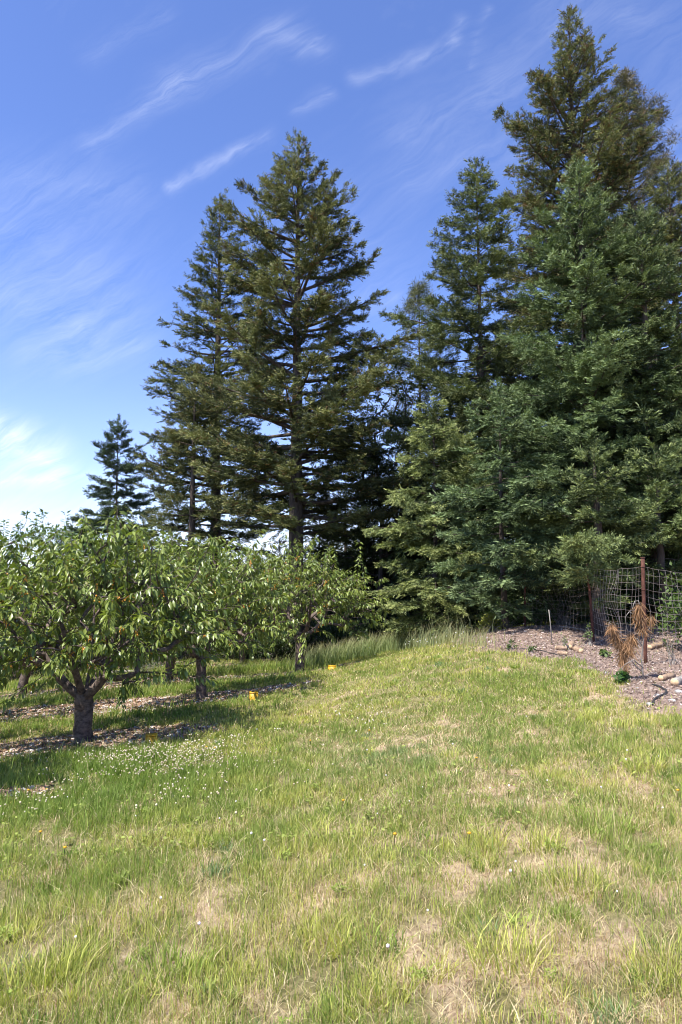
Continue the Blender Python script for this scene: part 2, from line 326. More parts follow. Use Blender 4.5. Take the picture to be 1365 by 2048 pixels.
# ------------------------------------------------------------------ instanced little shapes baked into one mesh
def bake(Tm, Tf, pos, d, up, scale, col, jitter=0.0, rng=R):
    """Tm (k,3) template with x along d; pos,d,up (n,3); scale (n,) or (n,3)."""
    d = nrm(d); s = nrm(np.cross(up, d)); u = np.cross(d, s)
    sc3 = scale[:, None] * np.ones(3) if np.ndim(scale) == 1 else scale
    T = Tm[None] * sc3[:, None, :]
    V = pos[:, None] + T[..., 0:1] * d[:, None] + T[..., 1:2] * s[:, None] + T[..., 2:3] * u[:, None]
    n, k = len(pos), len(Tm)
    Fc = (Tf[None] + (np.arange(n) * k)[:, None, None]).reshape(-1, Tf.shape[1])
    return V.reshape(-1, 3), Fc, np.repeat(col, k, axis=0)
def spray_template(nb, seed, spread=0.9, wid=0.16, flat=0.5, ln=0.55):
    r = np.random.default_rng(seed); V = []; Fc = []
    for i in range(nb):
        t0 = (i + 0.3) / nb * 0.85; side = 1 if i % 2 else -1
        a = side * spread * (0.6 + 0.6 * r.random()) * (0 if i == nb - 1 else 1); e = (r.random() - .4) * flat * 2
        dr = np.array([cos(a) * cos(e), sin(a) * cos(e), sin(e)]); L = ln * (0.7 + .6 * r.random())
        p0 = np.array([t0, 0, 0.]); tw = nrm(np.cross(dr, r.normal(size=3))) * wid * (0.7 + .6 * r.random())
        k = len(V); V += [p0, p0 + dr * L * .5 + tw * .5, p0 + dr * L, p0 + dr * L * .5 - tw * .5]; Fc.append([k, k + 1, k + 2, k + 3])
    return np.array(V), np.array(Fc)
SPRAYS = [spray_template(10, 3 + i, 0.9, 0.12, 0.28, 0.46) for i in range(4)]
FIRSPR = [spray_template(11, 13 + i, 0.9, 0.11, 0.14, 0.46) for i in range(4)]
STARS = [spray_template(14, 23 + i, 1.25, 0.055, 1.2, 0.8) for i in range(3)]

def conifer(name, apex, d, prof, label, cat='tree', group=None, base_z=None, bx=None, tone=((0.075, 0.085, 0.022), (0.035, 0.055, 0.020)), tip=(0.13, 0.14, 0.03), tipf=0.3, cone=0.0,
            seed=1, dens=1.0, twig=0.122, tmpl=None, whorl=0.50, nper=6, up=(0.55, 0.15, -0.25), trunk_r=0.24, droop=0.0, crown0=None, gapf=0.16, blen=0.38, starts=0.26, pine=False, bark=None, wide=1.2, skew=0.0, rag=0.42):
    """prof: list of (photo row, half width in photo px) read off the silhouette; widths become metres at distance d."""
    rg = np.random.default_rng(seed); tmpl = tmpl or SPRAYS
    top = at(apex[0], apex[1], d); x0 = top[0]; zg = float(gz(x0, d)) if base_z is None else base_z; H = top[2] - zg
    root = empty(name, (x0, d, zg), label, cat, group)
    prof = list(prof) + [(apex[1], 0)]
    hz = np.array([at(apex[0], r_, d)[2] - zg for r_, _ in prof]); hw = np.array([w_ / F * d * wide for _, w_ in prof]); hw = hw * (1 - .58 * np.clip((hz - H * .86) / (H * .14), 0, 1))
    o_ = np.argsort(hz); hz, hw = hz[o_], hw[o_]
    z = []; zz = hz[0]
    while zz < H - 0.2:
        z += [zz + rg.normal() * .075 for _ in range(nper)]; zz += whorl * (0.55 + .45 * min(1, (H - zz) / (H * .4))) * (0.8 + .4 * rg.random())
    z = np.array(z); z = z + rg.normal(size=len(z)) * .12; nb = len(z)
    az = rg.random() * 6.28 + np.arange(nb) * (2 * pi / nper) + np.arange(nb) // nper * 0.9 + rg.normal(size=nb) * .25
    th = (z - hz[0]) / (H - hz[0]); eg = np.interp(th, [0, .5, 1], [up[2], up[1], up[0]]) + .12; L = np.interp(z, hz, hw)
    for _ in range(6): L = .5 * L + .5 * np.interp(z + L * np.sin(eg), hz, hw)
    L = L * (1 - rag + rag * 1.35 * rg.random(nb)) * (1 + skew * np.cos(az)) + .08
    # broad irregular lobes and thin places
    lob = np.sin(az * 2 + rg.random() * 6 + z * .55) * .5 + np.sin(az * 3 - z * .9 + rg.random() * 6) * .5
    L *= 1 + 0.13 * lob
    L = np.where(rg.random(nb) < 0.025, L * 1.28, L)
    keep = rg.random(nb) > gapf; z, az, L, lob = z[keep], az[keep], L[keep], lob[keep]; nb = len(z)
    th = (z - hz[0]) / (H - hz[0]); el = np.interp(th, [0, .5, 1], [up[2], up[1], up[0]]) + rg.normal(size=nb) * .10
    e1 = el + 0.30 + rg.normal(size=nb) * .10 - droop
    L = np.minimum(L, (H + .05 - z) * .9 / np.maximum(np.sin(np.clip(el + .15, .2, 1.4)), .3) + .05)
    ho = np.stack([np.cos(az), np.sin(az), 0 * az], 1)
    Lh = L * .99
    def P(i, s):
        h = Lh[i] * s; v = Lh[i] * (s * np.sin(el[i]) + (np.sin(e1[i]) - np.sin(el[i])) * s * s * .5)
        return np.stack([x0 + ho[i, 0] * h, d + ho[i, 1] * h, zg + z[i] + v], -1)
    def D(i, s):
        v = np.sin(el[i]) + (np.sin(e1[i]) - np.sin(el[i])) * s
        return nrm(np.stack([ho[i, 0], ho[i, 1], v], -1))
    # branchlets
    s0 = starts; nl = np.maximum(2, (L * (1 - s0) / 0.07 * dens).astype(int)) if not pine else np.maximum(2, (L * (1 - s0) / 0.30 * dens).astype(int))
    bi = np.repeat(np.arange(nb), nl); s = s0 + (1 - s0) * (rg.random(len(bi)) ** 0.8)
    sd_ = np.where(rg.random(len(bi)) < .5, -1, 1)
    bp = P(bi, s); bd = D(bi, s); a = sd_ * (0.95 - 0.35 * s + rg.normal(size=len(bi)) * .18)
    perp = np.stack([-ho[bi, 1], ho[bi, 0], 0 * s], -1)
    dd = nrm(bd * np.cos(a)[:, None] + perp * np.sin(a)[:, None] + np.stack([0 * s, 0 * s, rg.normal(size=len(bi)) * .27 - .06 - droop * .5], -1))
    ll = (L[bi] * blen * (1 - s) ** .75 + .14) * (.6 + .6 * rg.random(len(bi)))
    # branch tips continue straight
    bp = np.vstack([bp, P(np.arange(nb), np.full(nb, .93))]); dd = np.vstack([dd, D(np.arange(nb), np.ones(nb))]); ll = np.concatenate([ll, np.full(nb, .28)]); bi = np.concatenate([bi, np.arange(nb)]); s = np.concatenate([s, np.ones(nb)])
    ts = 0.046 / dens if not pine else 0.2
    nt_ = np.maximum(2, (ll / ts).astype(int)); ti = np.repeat(np.arange(len(ll)), nt_)
    tt = rg.random(len(ti)) * 1.0; tp = bp[ti] + dd[ti] * (ll[ti] * tt)[:, None]
    # leader
    nlead = 26; lz = np.linspace(H - .9, H, nlead)
    tp[:, 2] -= .16 * rg.random(len(ti)) ** 2 * (.4 + 0 * tt); td = nrm(dd[ti] + rg.normal(size=(len(ti), 3)) * (.45, .45, .22) + (0, 0, .10 - droop))
    tp = np.vstack([tp, np.stack([np.full(nlead, x0), np.full(nlead, d), zg + lz], 1)]); la = rg.random(nlead) * 6.28
    td = np.vstack([td, np.stack([np.cos(la) * .5, np.sin(la) * .5, np.ones(nlead)], 1)])
    n = len(tp); ts_ = twig * (.7 + .6 * rg.random(n)); bi2 = np.concatenate([bi[ti], np.full(nlead, nb - 1)]); s2 = np.concatenate([s[ti] * .7 + .3 * tt, np.ones(nlead)])
    c0 = np.array(tone[0]) * 1.2; c1 = np.array(tone[1]) * .68; bm = rg.random(nb)[bi2]
    cc = c0 * bm[:, None] + c1 * (1 - bm[:, None]); cc = cc * (.72 + .56 * rg.random(n))[:, None]
    isn = rg.random(n) < tipf * 1.7 * s2 ** 2 ; cc = np.where(isn[:, None], np.array(tip) * (.7 + .6 * rg.random(n))[:, None], cc)
    if cone: q = rg.random(n) < cone; cc = np.where(q[:, None], np.array([.15, .095, .045]) * (.6 + .8 * rg.random(n))[:, None], cc)
    tl = rg.normal(size=(nb, 3)) * .35; upv = nrm(rg.normal(size=(n, 3)) * .30 + tl[bi2] + ho[bi2] * .25 + (0, 0, 1)); pick = rg.integers(0, len(tmpl), n)
    VV, FF, CCc, off = [], [], [], 0
    for k_, (Tm, Tf) in enumerate(tmpl):
        q = pick == k_; V_, F_, c_ = bake(Tm, Tf, tp[q], td[q], upv[q], ts_[q] * (1.5 if not pine else 1), cc[q]); VV.append(V_); FF.append(F_ + off); CCc.append(c_); off += len(V_)
    cr = mesh('crown', np.vstack(VV), np.vstack(FF), M_NEEDLE, root, np.vstack(CCc), False, root.location)
    mb = MB(); k = 14; zt = np.linspace(-.3, H - .15, k); wob = np.cumsum(rg.normal(size=(k, 2)) * .03, 0); wob -= wob[0]; wob *= np.linspace(1, 0, k)[:, None]
    rad = trunk_r * np.clip(1 - zt / H, 0.02, 1) ** .85; rad[0] *= 1.35
    mb.tube(np.stack([x0 + wob[:, 0], d + wob[:, 1], zg + zt], 1), rad, 9, rough=.12)
    ss = np.linspace(0, .96, 6)
    for i in range(nb):
        mb.tube(P(np.full(6, i), ss), np.linspace(max(.012, .018 * L[i] * trunk_r / .24), .006, 6), 4, cap=False)
    nd = int((hz[0]) / 0.35) if crown0 is None else crown0      # dead snags below the crown
    for i in range(nd):
        z_ = max(.8, hz[0] * .35) + rg.random() * (hz[0] * .65); a_ = rg.random() * 6.28; l_ = .5 + rg.random() * 1.2
        q = np.linspace(0, 1, 5)[:, None]; mb.tube(np.array([x0, d, zg + z_]) + q * np.array([cos(a_) * l_, sin(a_) * l_, .1]) + (q ** 2) * [0, 0, -.25], np.linspace(.014, .004, 5), 4, cap=False)
    mb.build('trunk', bark or M_BARK, root)
    return root

FT = conifer
OL = ((0.128, 0.145, 0.056), (0.050, 0.068, 0.028)); GR = ((0.120, 0.155, 0.060), (0.046, 0.072, 0.028)); BL = ((0.118, 0.165, 0.066), (0.046, 0.076, 0.030)); LG = ((0.18, 0.215, 0.075), (0.075, 0.105, 0.038))
G_ = 'conifers of the wood beyond the meadow'
FT('fir_tree', (598, 277), 24, [(310, 30), (345, 62), (400, 110), (480, 135), (560, 150), (640, 165), (720, 180), (800, 195), (880, 215), (960, 232), (1020, 215), (1060, 150)],
   'tall olive green fir with thick dark trunk and bare lower limbs behind the cherry trees', group=G_, tone=OL, tip=(.22, .225, .085), tipf=.35, cone=.06, seed=11, trunk_r=.32, dens=1.08, up=(.6, .22, -.05), rag=.42, gapf=.13, wide=1.08, crown0=14)
FT('fir_tree', (441, 392), 30, [(430, 25), (480, 42), (540, 62), (600, 85), (680, 115), (760, 140), (820, 155), (900, 150), (960, 165), (1040, 150), (1090, 120)],
   'dark green pointed fir standing close behind the left side of the tall olive fir', group=G_, tone=((.07, .085, .022), (.032, .048, .018)), tip=(.18, .19, .07), tipf=.25, seed=12, trunk_r=.30, up=(.5, .1, -.15), dens=.9, rag=.36, wide=1.02)
FT('spruce_tree', (238, 835), 38, [(870, 14), (920, 34), (960, 36), (1000, 58), (1050, 78), (1110, 92), (1160, 95)],
   'small slim spruce with open blue green tiers standing alone against the sky', group=G_, tone=((.060, .090, .045), (.035, .055, .03)), tip=(.08, .12, .06), tipf=.2, seed=13, trunk_r=.13, up=(.45, -.05, -.15), dens=1.0, gapf=.25, whorl=.5, rag=.42, twig=.17, wide=1.35)
FT('fir_tree', (288, 1035), 36, [(1060, 12), (1100, 25), (1150, 40), (1200, 45)],
   'short thin fir top between lone spruce and dark pointed fir', group=G_, tone=GR, seed=14, trunk_r=.1, dens=.7, gapf=.3, rag=.45)
FT('spruce_tree', (124, 1065), 34, [(1085, 16), (1120, 32), (1180, 50), (1240, 50)],
   'young blue grey spruce top poking over the cherry leaves left of the lone spruce', group=G_, tone=((.10, .14, .12), (.05, .08, .07)), tip=(.14, .18, .15), seed=15, trunk_r=.09, dens=.7, gapf=.2, rag=.4)
FT('fir_tree', (952, 322), 26, [(345, 16), (380, 38), (420, 62), (470, 55), (520, 92), (600, 110), (650, 140), (730, 150), (820, 150), (920, 150), (1000, 140), (1060, 130), (1130, 110)],
   'narrow fir with grey trunk showing through its crown, left of the tallest fir', group=G_, tone=((.12, .15, .055), (.05, .07, .03)), tip=(.19, .21, .08), seed=16, trunk_r=.18, up=(.45, .0, -.35), dens=1.0, gapf=.18, whorl=.5, rag=.4, starts=.12, skew=-.12)
FT('pine_tree', (838, 575), 31, [(600, 22), (640, 42), (700, 48), (760, 45), (850, 50), (950, 50)],
   'open crowned pine with long needle tufts behind the left edge of the narrow fir', group=G_, tone=((.11, .125, .05), (.06, .075, .03)), tip=(.15, .15, .06), seed=17, trunk_r=.16, tmpl=STARS, twig=.34, pine=True, dens=1.6, up=(.8, .3, .1), gapf=.1)
FT('fir_tree', (868, 800), 20, [(840, 25), (900, 58), (960, 75), (1020, 80), (1080, 92), (1140, 98), (1200, 100), (1245, 90), (1268, 60)],
   'bright yellow green young fir with sprays reaching down to the tall grass', group=G_, tone=LG, tip=(.28, .31, .11), tipf=.35, seed=18, trunk_r=.11, starts=.08, tmpl=FIRSPR, up=(.4, -.15, -.35), droop=.12, dens=1.1, whorl=.42, gapf=.1)
FT('fir_tree', (1137, 20), 30, [(55, 20), (110, 50), (170, 75), (230, 110), (300, 125), (380, 138), (480, 150), (600, 160), (700, 165), (820, 165), (950, 150)],
   'tallest fir in the wood, olive with brown cones near its pointed top', group=G_, tone=OL, tip=(.22, .225, .085), tipf=.3, cone=.13, seed=19, trunk_r=.38, up=(.65, .15, -.2), rag=.42, gapf=.14)
FT('pine_tree', (1250, 147), 37, [(180, 22), (230, 50), (280, 76), (340, 82), (420, 85), (520, 90), (600, 80)],
   'pine with tufted long needles just behind the right side of the tallest fir', group=G_, tone=((.10, .10, .042), (.055, .06, .026)), tip=(.15, .12, .06), seed=20, trunk_r=.26, tmpl=STARS, twig=.36, pine=True, dens=1.8, up=(.8, .35, .1), whorl=.42)
FT('fir_tree', (1335, 325), 27, [(350, 22), (390, 55), (440, 75), (500, 100), (600, 115), (700, 130), (800, 135), (900, 140), (1000, 130)],
   'olive fir with rounded top at the right edge beyond the pine', group=G_, tone=OL, tip=(.21, .21, .08), tipf=.3, cone=.05, seed=21, trunk_r=.28, up=(.5, .05, -.3))
FT('fir_tree', (1157, 328), 19.2, [(360, 16), (410, 38), (460, 62), (520, 85), (600, 112), (680, 130), (760, 150), (850, 182), (940, 185), (1020, 180), (1090, 180), (1150, 165), (1190, 120)],
   'broad blue green fir in front of the tallest fir, its tip silvery', group=G_, tone=BL, tip=(.20, .26, .11), tipf=.35, seed=22, trunk_r=.24, starts=.06, nper=8, tmpl=FIRSPR, up=(.45, -.02, -.3), dens=.95, rag=.32)
FT('fir_tree', (1280, 418), 18.6, [(455, 22), (500, 50), (560, 75), (640, 95), (740, 120), (840, 140), (920, 135), (1000, 145), (1070, 140), (1130, 110)],
   'dense green fir with blue green tip right of the broad blue green fir', group=G_, tone=((.080, .115, .042), (.036, .060, .024)), tip=(.19, .235, .10), tipf=.33, seed=23, trunk_r=.23, starts=.06, nper=7, up=(.5, .05, -.25), dens=1.0)
FT('fir_tree', (1187, 890), 15.4, [(925, 30), (970, 62), (1020, 90), (1070, 120), (1110, 130), (1150, 125), (1175, 70)],
   'low fir with rough dark trunk rising right behind the leaning rusty post', group=G_, tone=((.13, .165, .06), (.05, .075, .028)), tip=(.21, .25, .09), tipf=.35, seed=24, trunk_r=.17, starts=.06, up=(.45, 0, -.3), dens=1.3, twig=.115)
FT('fir_tree', (1310, 900), 16.2, [(930, 40), (980, 80), (1030, 95), (1080, 110), (1120, 105), (1145, 70)],
   'bushy fir overhanging the wire netting behind the upright rusty post', group=G_, tone=((.13, .17, .06), (.05, .078, .028)), tip=(.21, .25, .09), tipf=.3, seed=25, trunk_r=.13, starts=.06, dens=1.25, twig=.12)
FT('fir_tree', (1000, 770), 16.4, [(820, 35), (900, 70), (980, 100), (1060, 120), (1130, 120), (1170, 105), (1195, 60)],
   'blue green fir with drooping boughs, left of the mulch mound and the thin post', group=G_, tone=BL, tip=(.19, .25, .11), seed=26, trunk_r=.085, tmpl=FIRSPR, up=(.3, -.15, -.35), droop=.1, dens=1.1, twig=.12, starts=.1)
FT('fir_tree', (392, 735), 26.5, [(790, 30), (860, 60), (930, 80), (1000, 95), (1060, 95), (1110, 70)],
   'lower olive fir in front of the dark pointed fir', group=G_, tone=OL, tip=(.15, .13, .042), seed=27, trunk_r=.2, wide=.95, up=(.5, .1, -.1), gapf=.22, rag=.4)
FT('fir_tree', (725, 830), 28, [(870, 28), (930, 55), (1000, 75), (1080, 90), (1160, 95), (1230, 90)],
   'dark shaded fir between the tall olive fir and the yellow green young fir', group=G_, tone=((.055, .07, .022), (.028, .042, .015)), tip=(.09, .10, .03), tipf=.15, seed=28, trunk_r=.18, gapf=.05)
FT('fir_tree', (1420, 560), 25, [(600, 35), (700, 70), (800, 90), (900, 110), (1000, 115), (1100, 115)],
   'green fir mostly cut off by the right edge of the view', group=G_, tone=GR, seed=29, trunk_r=.24, gapf=.2)
# shaded trees deeper in the wood share two meshes
def copy_tree(src, x, y, s, rz, label, group):
    r = src.copy(); C.objects.link(r); r.location = (x, y, float(gz(x, y)) - .1); r.scale = (s, s, s); r.rotation_euler = (0, 0, rz); r['label'] = label; r['group'] = group
    for ch in list(src.children):
        c_ = ch.copy(); C.objects.link(c_); c_.parent = r
    return r
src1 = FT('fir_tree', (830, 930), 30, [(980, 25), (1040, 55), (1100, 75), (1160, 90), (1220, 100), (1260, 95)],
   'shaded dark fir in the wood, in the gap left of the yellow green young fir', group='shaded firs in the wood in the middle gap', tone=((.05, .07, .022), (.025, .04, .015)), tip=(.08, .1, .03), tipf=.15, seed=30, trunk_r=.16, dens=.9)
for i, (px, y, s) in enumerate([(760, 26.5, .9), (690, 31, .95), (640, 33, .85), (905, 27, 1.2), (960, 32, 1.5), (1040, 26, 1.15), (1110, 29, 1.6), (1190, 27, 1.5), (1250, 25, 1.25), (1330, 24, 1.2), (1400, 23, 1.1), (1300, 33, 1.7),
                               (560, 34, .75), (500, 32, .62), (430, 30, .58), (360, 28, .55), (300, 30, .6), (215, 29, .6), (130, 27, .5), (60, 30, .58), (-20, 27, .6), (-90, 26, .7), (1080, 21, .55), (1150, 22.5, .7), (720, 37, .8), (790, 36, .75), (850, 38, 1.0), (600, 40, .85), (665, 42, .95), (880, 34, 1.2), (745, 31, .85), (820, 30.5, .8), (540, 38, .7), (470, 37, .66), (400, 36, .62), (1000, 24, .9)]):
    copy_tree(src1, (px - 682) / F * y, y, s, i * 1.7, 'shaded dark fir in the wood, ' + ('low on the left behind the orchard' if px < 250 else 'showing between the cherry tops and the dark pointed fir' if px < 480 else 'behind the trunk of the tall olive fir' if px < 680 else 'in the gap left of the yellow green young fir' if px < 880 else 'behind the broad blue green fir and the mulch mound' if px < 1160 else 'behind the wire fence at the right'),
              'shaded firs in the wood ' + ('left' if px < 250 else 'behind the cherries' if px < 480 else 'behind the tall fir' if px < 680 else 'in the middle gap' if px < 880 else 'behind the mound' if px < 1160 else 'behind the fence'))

# ------------------------------------------------------------------ broad-leaved trees
LEAF_T = np.array([[0, 0, 0], [.38, .17, .05], [.45, 0, 0], [.38, -.17, .05], [1, 0, -.16], [.72, .12, -.02], [.72, -.12, -.02]], float)
LEAF_F = np.array([[0, 2, 1], [0, 3, 2], [1, 2, 5], [2, 4, 5], [2, 3, 6], [2, 6, 4]])
ICO = None
def ico():
    global ICO
    if ICO is None:
        g = (1 + 5 ** .5) / 2
        v = nrm(np.array([(-1, g, 0), (1, g, 0), (-1, -g, 0), (1, -g, 0), (0, -1, g), (0, 1, g), (0, -1, -g), (0, 1, -g), (g, 0, -1), (g, 0, 1), (-g, 0, -1), (-g, 0, 1)], float))
        f = np.array([(0, 11, 5), (0, 5, 1), (0, 1, 7), (0, 7, 10), (0, 10, 11), (1, 5, 9), (5, 11, 4), (11, 10, 2), (10, 7, 6), (7, 1, 8), (3, 9, 4), (3, 4, 2), (3, 2, 6), (3, 6, 8), (3, 8, 9), (4, 9, 5), (2, 4, 11), (6, 2, 10), (8, 6, 7), (9, 8, 1)])
        ICO = (v, f)
    return ICO
def leafy_tree(name, base, th, tr, cz, rad, ntar, label, cat='tree', group=None, seed=1, leaf=.125, tone=((.25, .30, .065), (.085, .130, .028)), nleaf=20, lean=(0, 0), limbs=5,
               fruit=0, drop=.85, bark=None, lowcut=-.78, mat=None, shell=.45, shoot=(.3, .6), cx=(0, 0)):
    rg = np.random.default_rng(seed); base = np.array(base, float); root = empty(name, base, label, cat, group)
    fork = base + (lean[0], lean[1], th); cen = base + (cx[0], cx[1], cz); rad = np.array(rad, float)
    # skeleton grown towards targets in the crown
    nodes = [fork]; par = [-1]; shoots = []
    def grow(a, tgt, k, sag):
        p0 = nodes[a]; last = a; n_ = max(2, int(np.linalg.norm(tgt - p0) / .16))
        side = rg.normal(size=3) * .05 * np.linalg.norm(tgt - p0)
        for i in range(1, n_ + 1):
            q = i / n_; pt = p0 + (tgt - p0) * q + side * math.sin(q * pi) + np.array([0, 0, sag * math.sin(q * pi) * np.linalg.norm(tgt - p0)])
            nodes.append(pt); par.append(last); last = len(nodes) - 1
        return last
    for i in range(limbs):
        a = i * 2 * pi / limbs + rg.random() * .8 + seed; grow(0, cen + rad * np.array([cos(a) * .55, sin(a) * .55, -.1 + .45 * rg.random()]), 0, -.10)
    u = nrm(rg.normal(size=(ntar * 3, 3))); u = u[u[:, 2] > lowcut][:ntar]
    lobv = nrm(rg.normal(size=(9, 3))); lob = 1 + .16 * np.max(np.sin(3 * np.arccos(np.clip(u @ lobv.T, -1, 1))), 1) * .6 - .1 * rg.random(len(u))
    big = 1 + .20 * np.sin(u[:, 0] * 4.1 + seed) * np.sin(u[:, 1] * 3.7 + seed * 2) + .10 * rg.normal(size=len(u)); rr = (shell + (1 - shell) * rg.random(len(u)) ** .6) * lob * big
    T = cen + u * rr[:, None] * rad; od = np.argsort(np.linalg.norm((T - fork) / rad, axis=1)); U_ = u[od]
    T = T[np.argsort(np.linalg.norm((T - fork) / rad, axis=1))]
    for tg, u_ in zip(T, U_):
        A = np.array(nodes); dv = tg - A; dist = np.linalg.norm(dv, axis=1); fd = np.linalg.norm(A - fork, axis=1)
        cost = dist + .25 * fd + np.where(A[:, 2] > tg[2] + .1, .25, 0); a = int(np.argmin(cost)); e = grow(a, tg, 0, .05)
        dr = nrm(nrm(tg - nodes[a]) + (0, 0, .25) + rg.normal(size=3) * .3 + .5 * nrm((tg - cen) / rad)); L = shoot[0] + (shoot[1] - shoot[0]) * rg.random() * (1.5 if u_[2] > .6 and rg.random() < .3 else 1)
        p = np.array([tg + dr * L * q + np.array([0, 0, -.18 * L * q * q * rg.random()]) for q in (0, .33, .66, 1)])
        shoots.append((p, e))
    A = np.array(nodes); par = np.array(par); cnt = np.ones(len(A))
    for i in range(len(A) - 1, 0, -1): cnt[par[i]] += cnt[i]
    rads = np.clip(tr * .95 * (cnt / cnt[0]) ** .45, .004, tr * .62)
    mb = MB(); ch = {}
    for i, p_ in enumerate(par):
        if p_ >= 0: ch.setdefault(int(p_), []).append(i)
    stack = [(0, c_) for c_ in ch.get(0, [])]
    while stack:
        a, b_ = stack.pop(); chain = [a, b_]
        while ch.get(chain[-1]):
            k = sorted(ch[chain[-1]], key=lambda q: -cnt[q]); stack += [(chain[-1], q) for q in k[1:]]; chain.append(k[0])
        r_ = rads[chain].copy(); r_[0] = min(r_[0], r_[1] * 1.25); mb.tube(A[chain], r_, 7 if r_[0] > .02 else 4, cap=False, rough=.12)
    k = 8; q = np.linspace(0, 1, k); P = base + np.array([0, 0, -.15]) + q[:, None] * (fork - base + np.array([0, 0, .20]))
    P[1:-1] += rg.normal(size=(k - 2, 3)) * tr * .10
    mb.tube(P, tr * (1 + .55 * np.exp(-q * 7) - .25 * np.clip(q - .75, 0, 1)), 12, rough=.16)
    mb.tube([fork - (0, 0, .16), fork - (0, 0, .04), fork + (0, 0, .06), fork + (0, 0, .13)], [tr * .8, tr * 1.06, tr * .98, tr * .5], 12, rough=.1)
    for p, e in shoots: mb.tube(p, [.006, .005, .004, .002], 3, cap=False)
    mb.build('trunk', bark or M_CBARK, root)
    S = np.array([p for p, _ in shoots]); ns = len(S); n = ns * nleaf
    si = np.repeat(np.arange(ns), nleaf); tt = rg.random(n); seg = np.minimum((tt * 3).astype(int), 2); fr = tt * 3 - seg
    pos = S[si, seg] * (1 - fr)[:, None] + S[si, seg + 1] * fr[:, None]; sdir = nrm(S[si, 3] - S[si, 0])
    rd = rg.normal(size=(n, 3)); rd -= (rd * sdir).sum(1)[:, None] * sdir; rd = nrm(rd)
    d_ = nrm(rd * .75 + sdir * (.2 + .5 * tt)[:, None] + np.array([0, 0, -1.]) * (drop * (.6 + .8 * rg.random(n)))[:, None])
    pos = pos + rd * .02
    up = nrm(rd * .6 + np.array([0, 0, .8]) + rg.normal(size=(n, 3)) * .35)
    b_ = rg.random(ns)[si] * .6 + rg.random(n) * .4
    cc = (np.array(tone[0]) * b_[:, None] + np.array(tone[1]) * (1 - b_)[:, None]) * (.8 + .4 * rg.random(n))[:, None]
    fresh = (tt > .86) & (rg.random(n) < .35); cc = np.where(fresh[:, None], np.array([.14, .15, .035]) * (.8 + .4 * rg.random(n))[:, None], cc)
    V_, F_, c_ = bake(LEAF_T, LEAF_F, pos, d_, up, leaf * (.65 + .6 * rg.random(n)), cc)
    mesh('crown', V_, F_, mat or M_LEAF, root, c_, False, root.location)
    if fruit:
        v, f = ico(); cand = np.argsort(rg.random(ns) + (S[:, 0, 1] - base[1]) * .45)[:fruit]
        for j in cand:
            b0 = MB(); c0 = S[j, 0] * .6 + S[j, 1] * .4; m_ = rg.integers(5, 13); ax_ = nrm(S[j, 2] - S[j, 0])
            for _ in range(m_):
                cpos = c0 + ax_ * rg.normal() * .05 + rg.normal(size=3) * .022 + (0, 0, -.045); b0.add(v * .0125 + cpos, None, f)
                b0.tube([cpos + (0, 0, .010), cpos * .4 + (c0 + (0, 0, .01)) * .6, c0 + (0, 0, .01)], .0012, 3, cap=False)
            b0.build('fruit_cluster', M_FRUIT, root, smooth=True)
    return root
GC = 'cherry trees at the ends of the orchard rows'
CH = lambda *a, **k: leafy_tree('cherry_tree', *a, group=GC, **k)
b0 = on_ground(165, 1487)
CH(b0, .62, .122, 1.8, (1.7, 1.4, 1.04), 450, 'near cherry tree with stout dark trunk and small yellow fruit on the lowest rocky strip', seed=3, fruit=44, leaf=.115, nleaf=32, limbs=5)
b0 = on_ground(402, 1397)
CH(b0, .75, .095, 1.78, (1.5, 1.4, 1.02), 370, 'middle cherry tree, forked trunk, standing on the strip with the yellow box', seed=5, fruit=32, leaf=.118, nleaf=29, limbs=4)
b0 = on_ground(600, 1346)
CH(b0, .85, .11, 1.85, (1.65, 1.5, 1.0), 330, 'cherry tree nearest the meadow top, its branch reaching right towards the dark wood', seed=8, fruit=32, leaf=.115, nleaf=28, limbs=4)
CH(gp(-5.35, 6.9), .6, .14, 1.9, (1.6, 1.3, 1.15), 240, 'closest cherry tree, only its leaves showing at the left edge', seed=9, fruit=30, leaf=.13, nleaf=26)
for i, (x, y, lb) in enumerate([(-7.3, 10.1, 'cherry tree at the left edge behind the closest one'), (-6.7, 13.5, 'cherry tree with a dark trunk at the left edge, one row behind the near tree'),
                  (-4.25, 17.0, 'cherry tree with pale bent trunk seen between the near and middle cherry trees'), (-2.95, 21.0, 'small cherry tree at the wood edge between the middle and meadow cherry trees'),
                  (-7.9, 17.2, 'cherry tree at the far left in the row of the bent trunk'), (-6.3, 21.2, 'farthest cherry tree, in front of the wood at left')]):
    CH(gp(x, y), .6 + .1 * (i % 2), .11 if i != 3 else .08, 1.65 if i != 3 else 1.5, (1.6, 1.5, 1.0) if i != 3 else (1.3, 1.3, .95), 220 if i != 3 else 150, lb, seed=40 + i, fruit=8 if i < 3 else 0, leaf=.125, nleaf=26, limbs=4, lean=(.1 * (-1) ** i, 0))
leafy_tree('maple_tree', gp(-11.2, 24), 1.6, .14, 3.6, (2.4, 2.2, 1.9), 220, 'light green broadleaf treetop rising over the cherries at the far left', seed=61, leaf=.17, tone=((.12, .19, .04), (.07, .12, .03)), nleaf=22, drop=.3)
leafy_tree('cottonwood_tree', gp(2.1, 27.5), 2.2, .16, 7.2, (1.35, 1.5, 4.2), 260, 'slender broadleaf tree with loose leaves filling the gap right of the tall olive fir', seed=62, leaf=.17, tone=((.07, .11, .03), (.035, .06, .02)), nleaf=20, drop=.3, shell=.3)

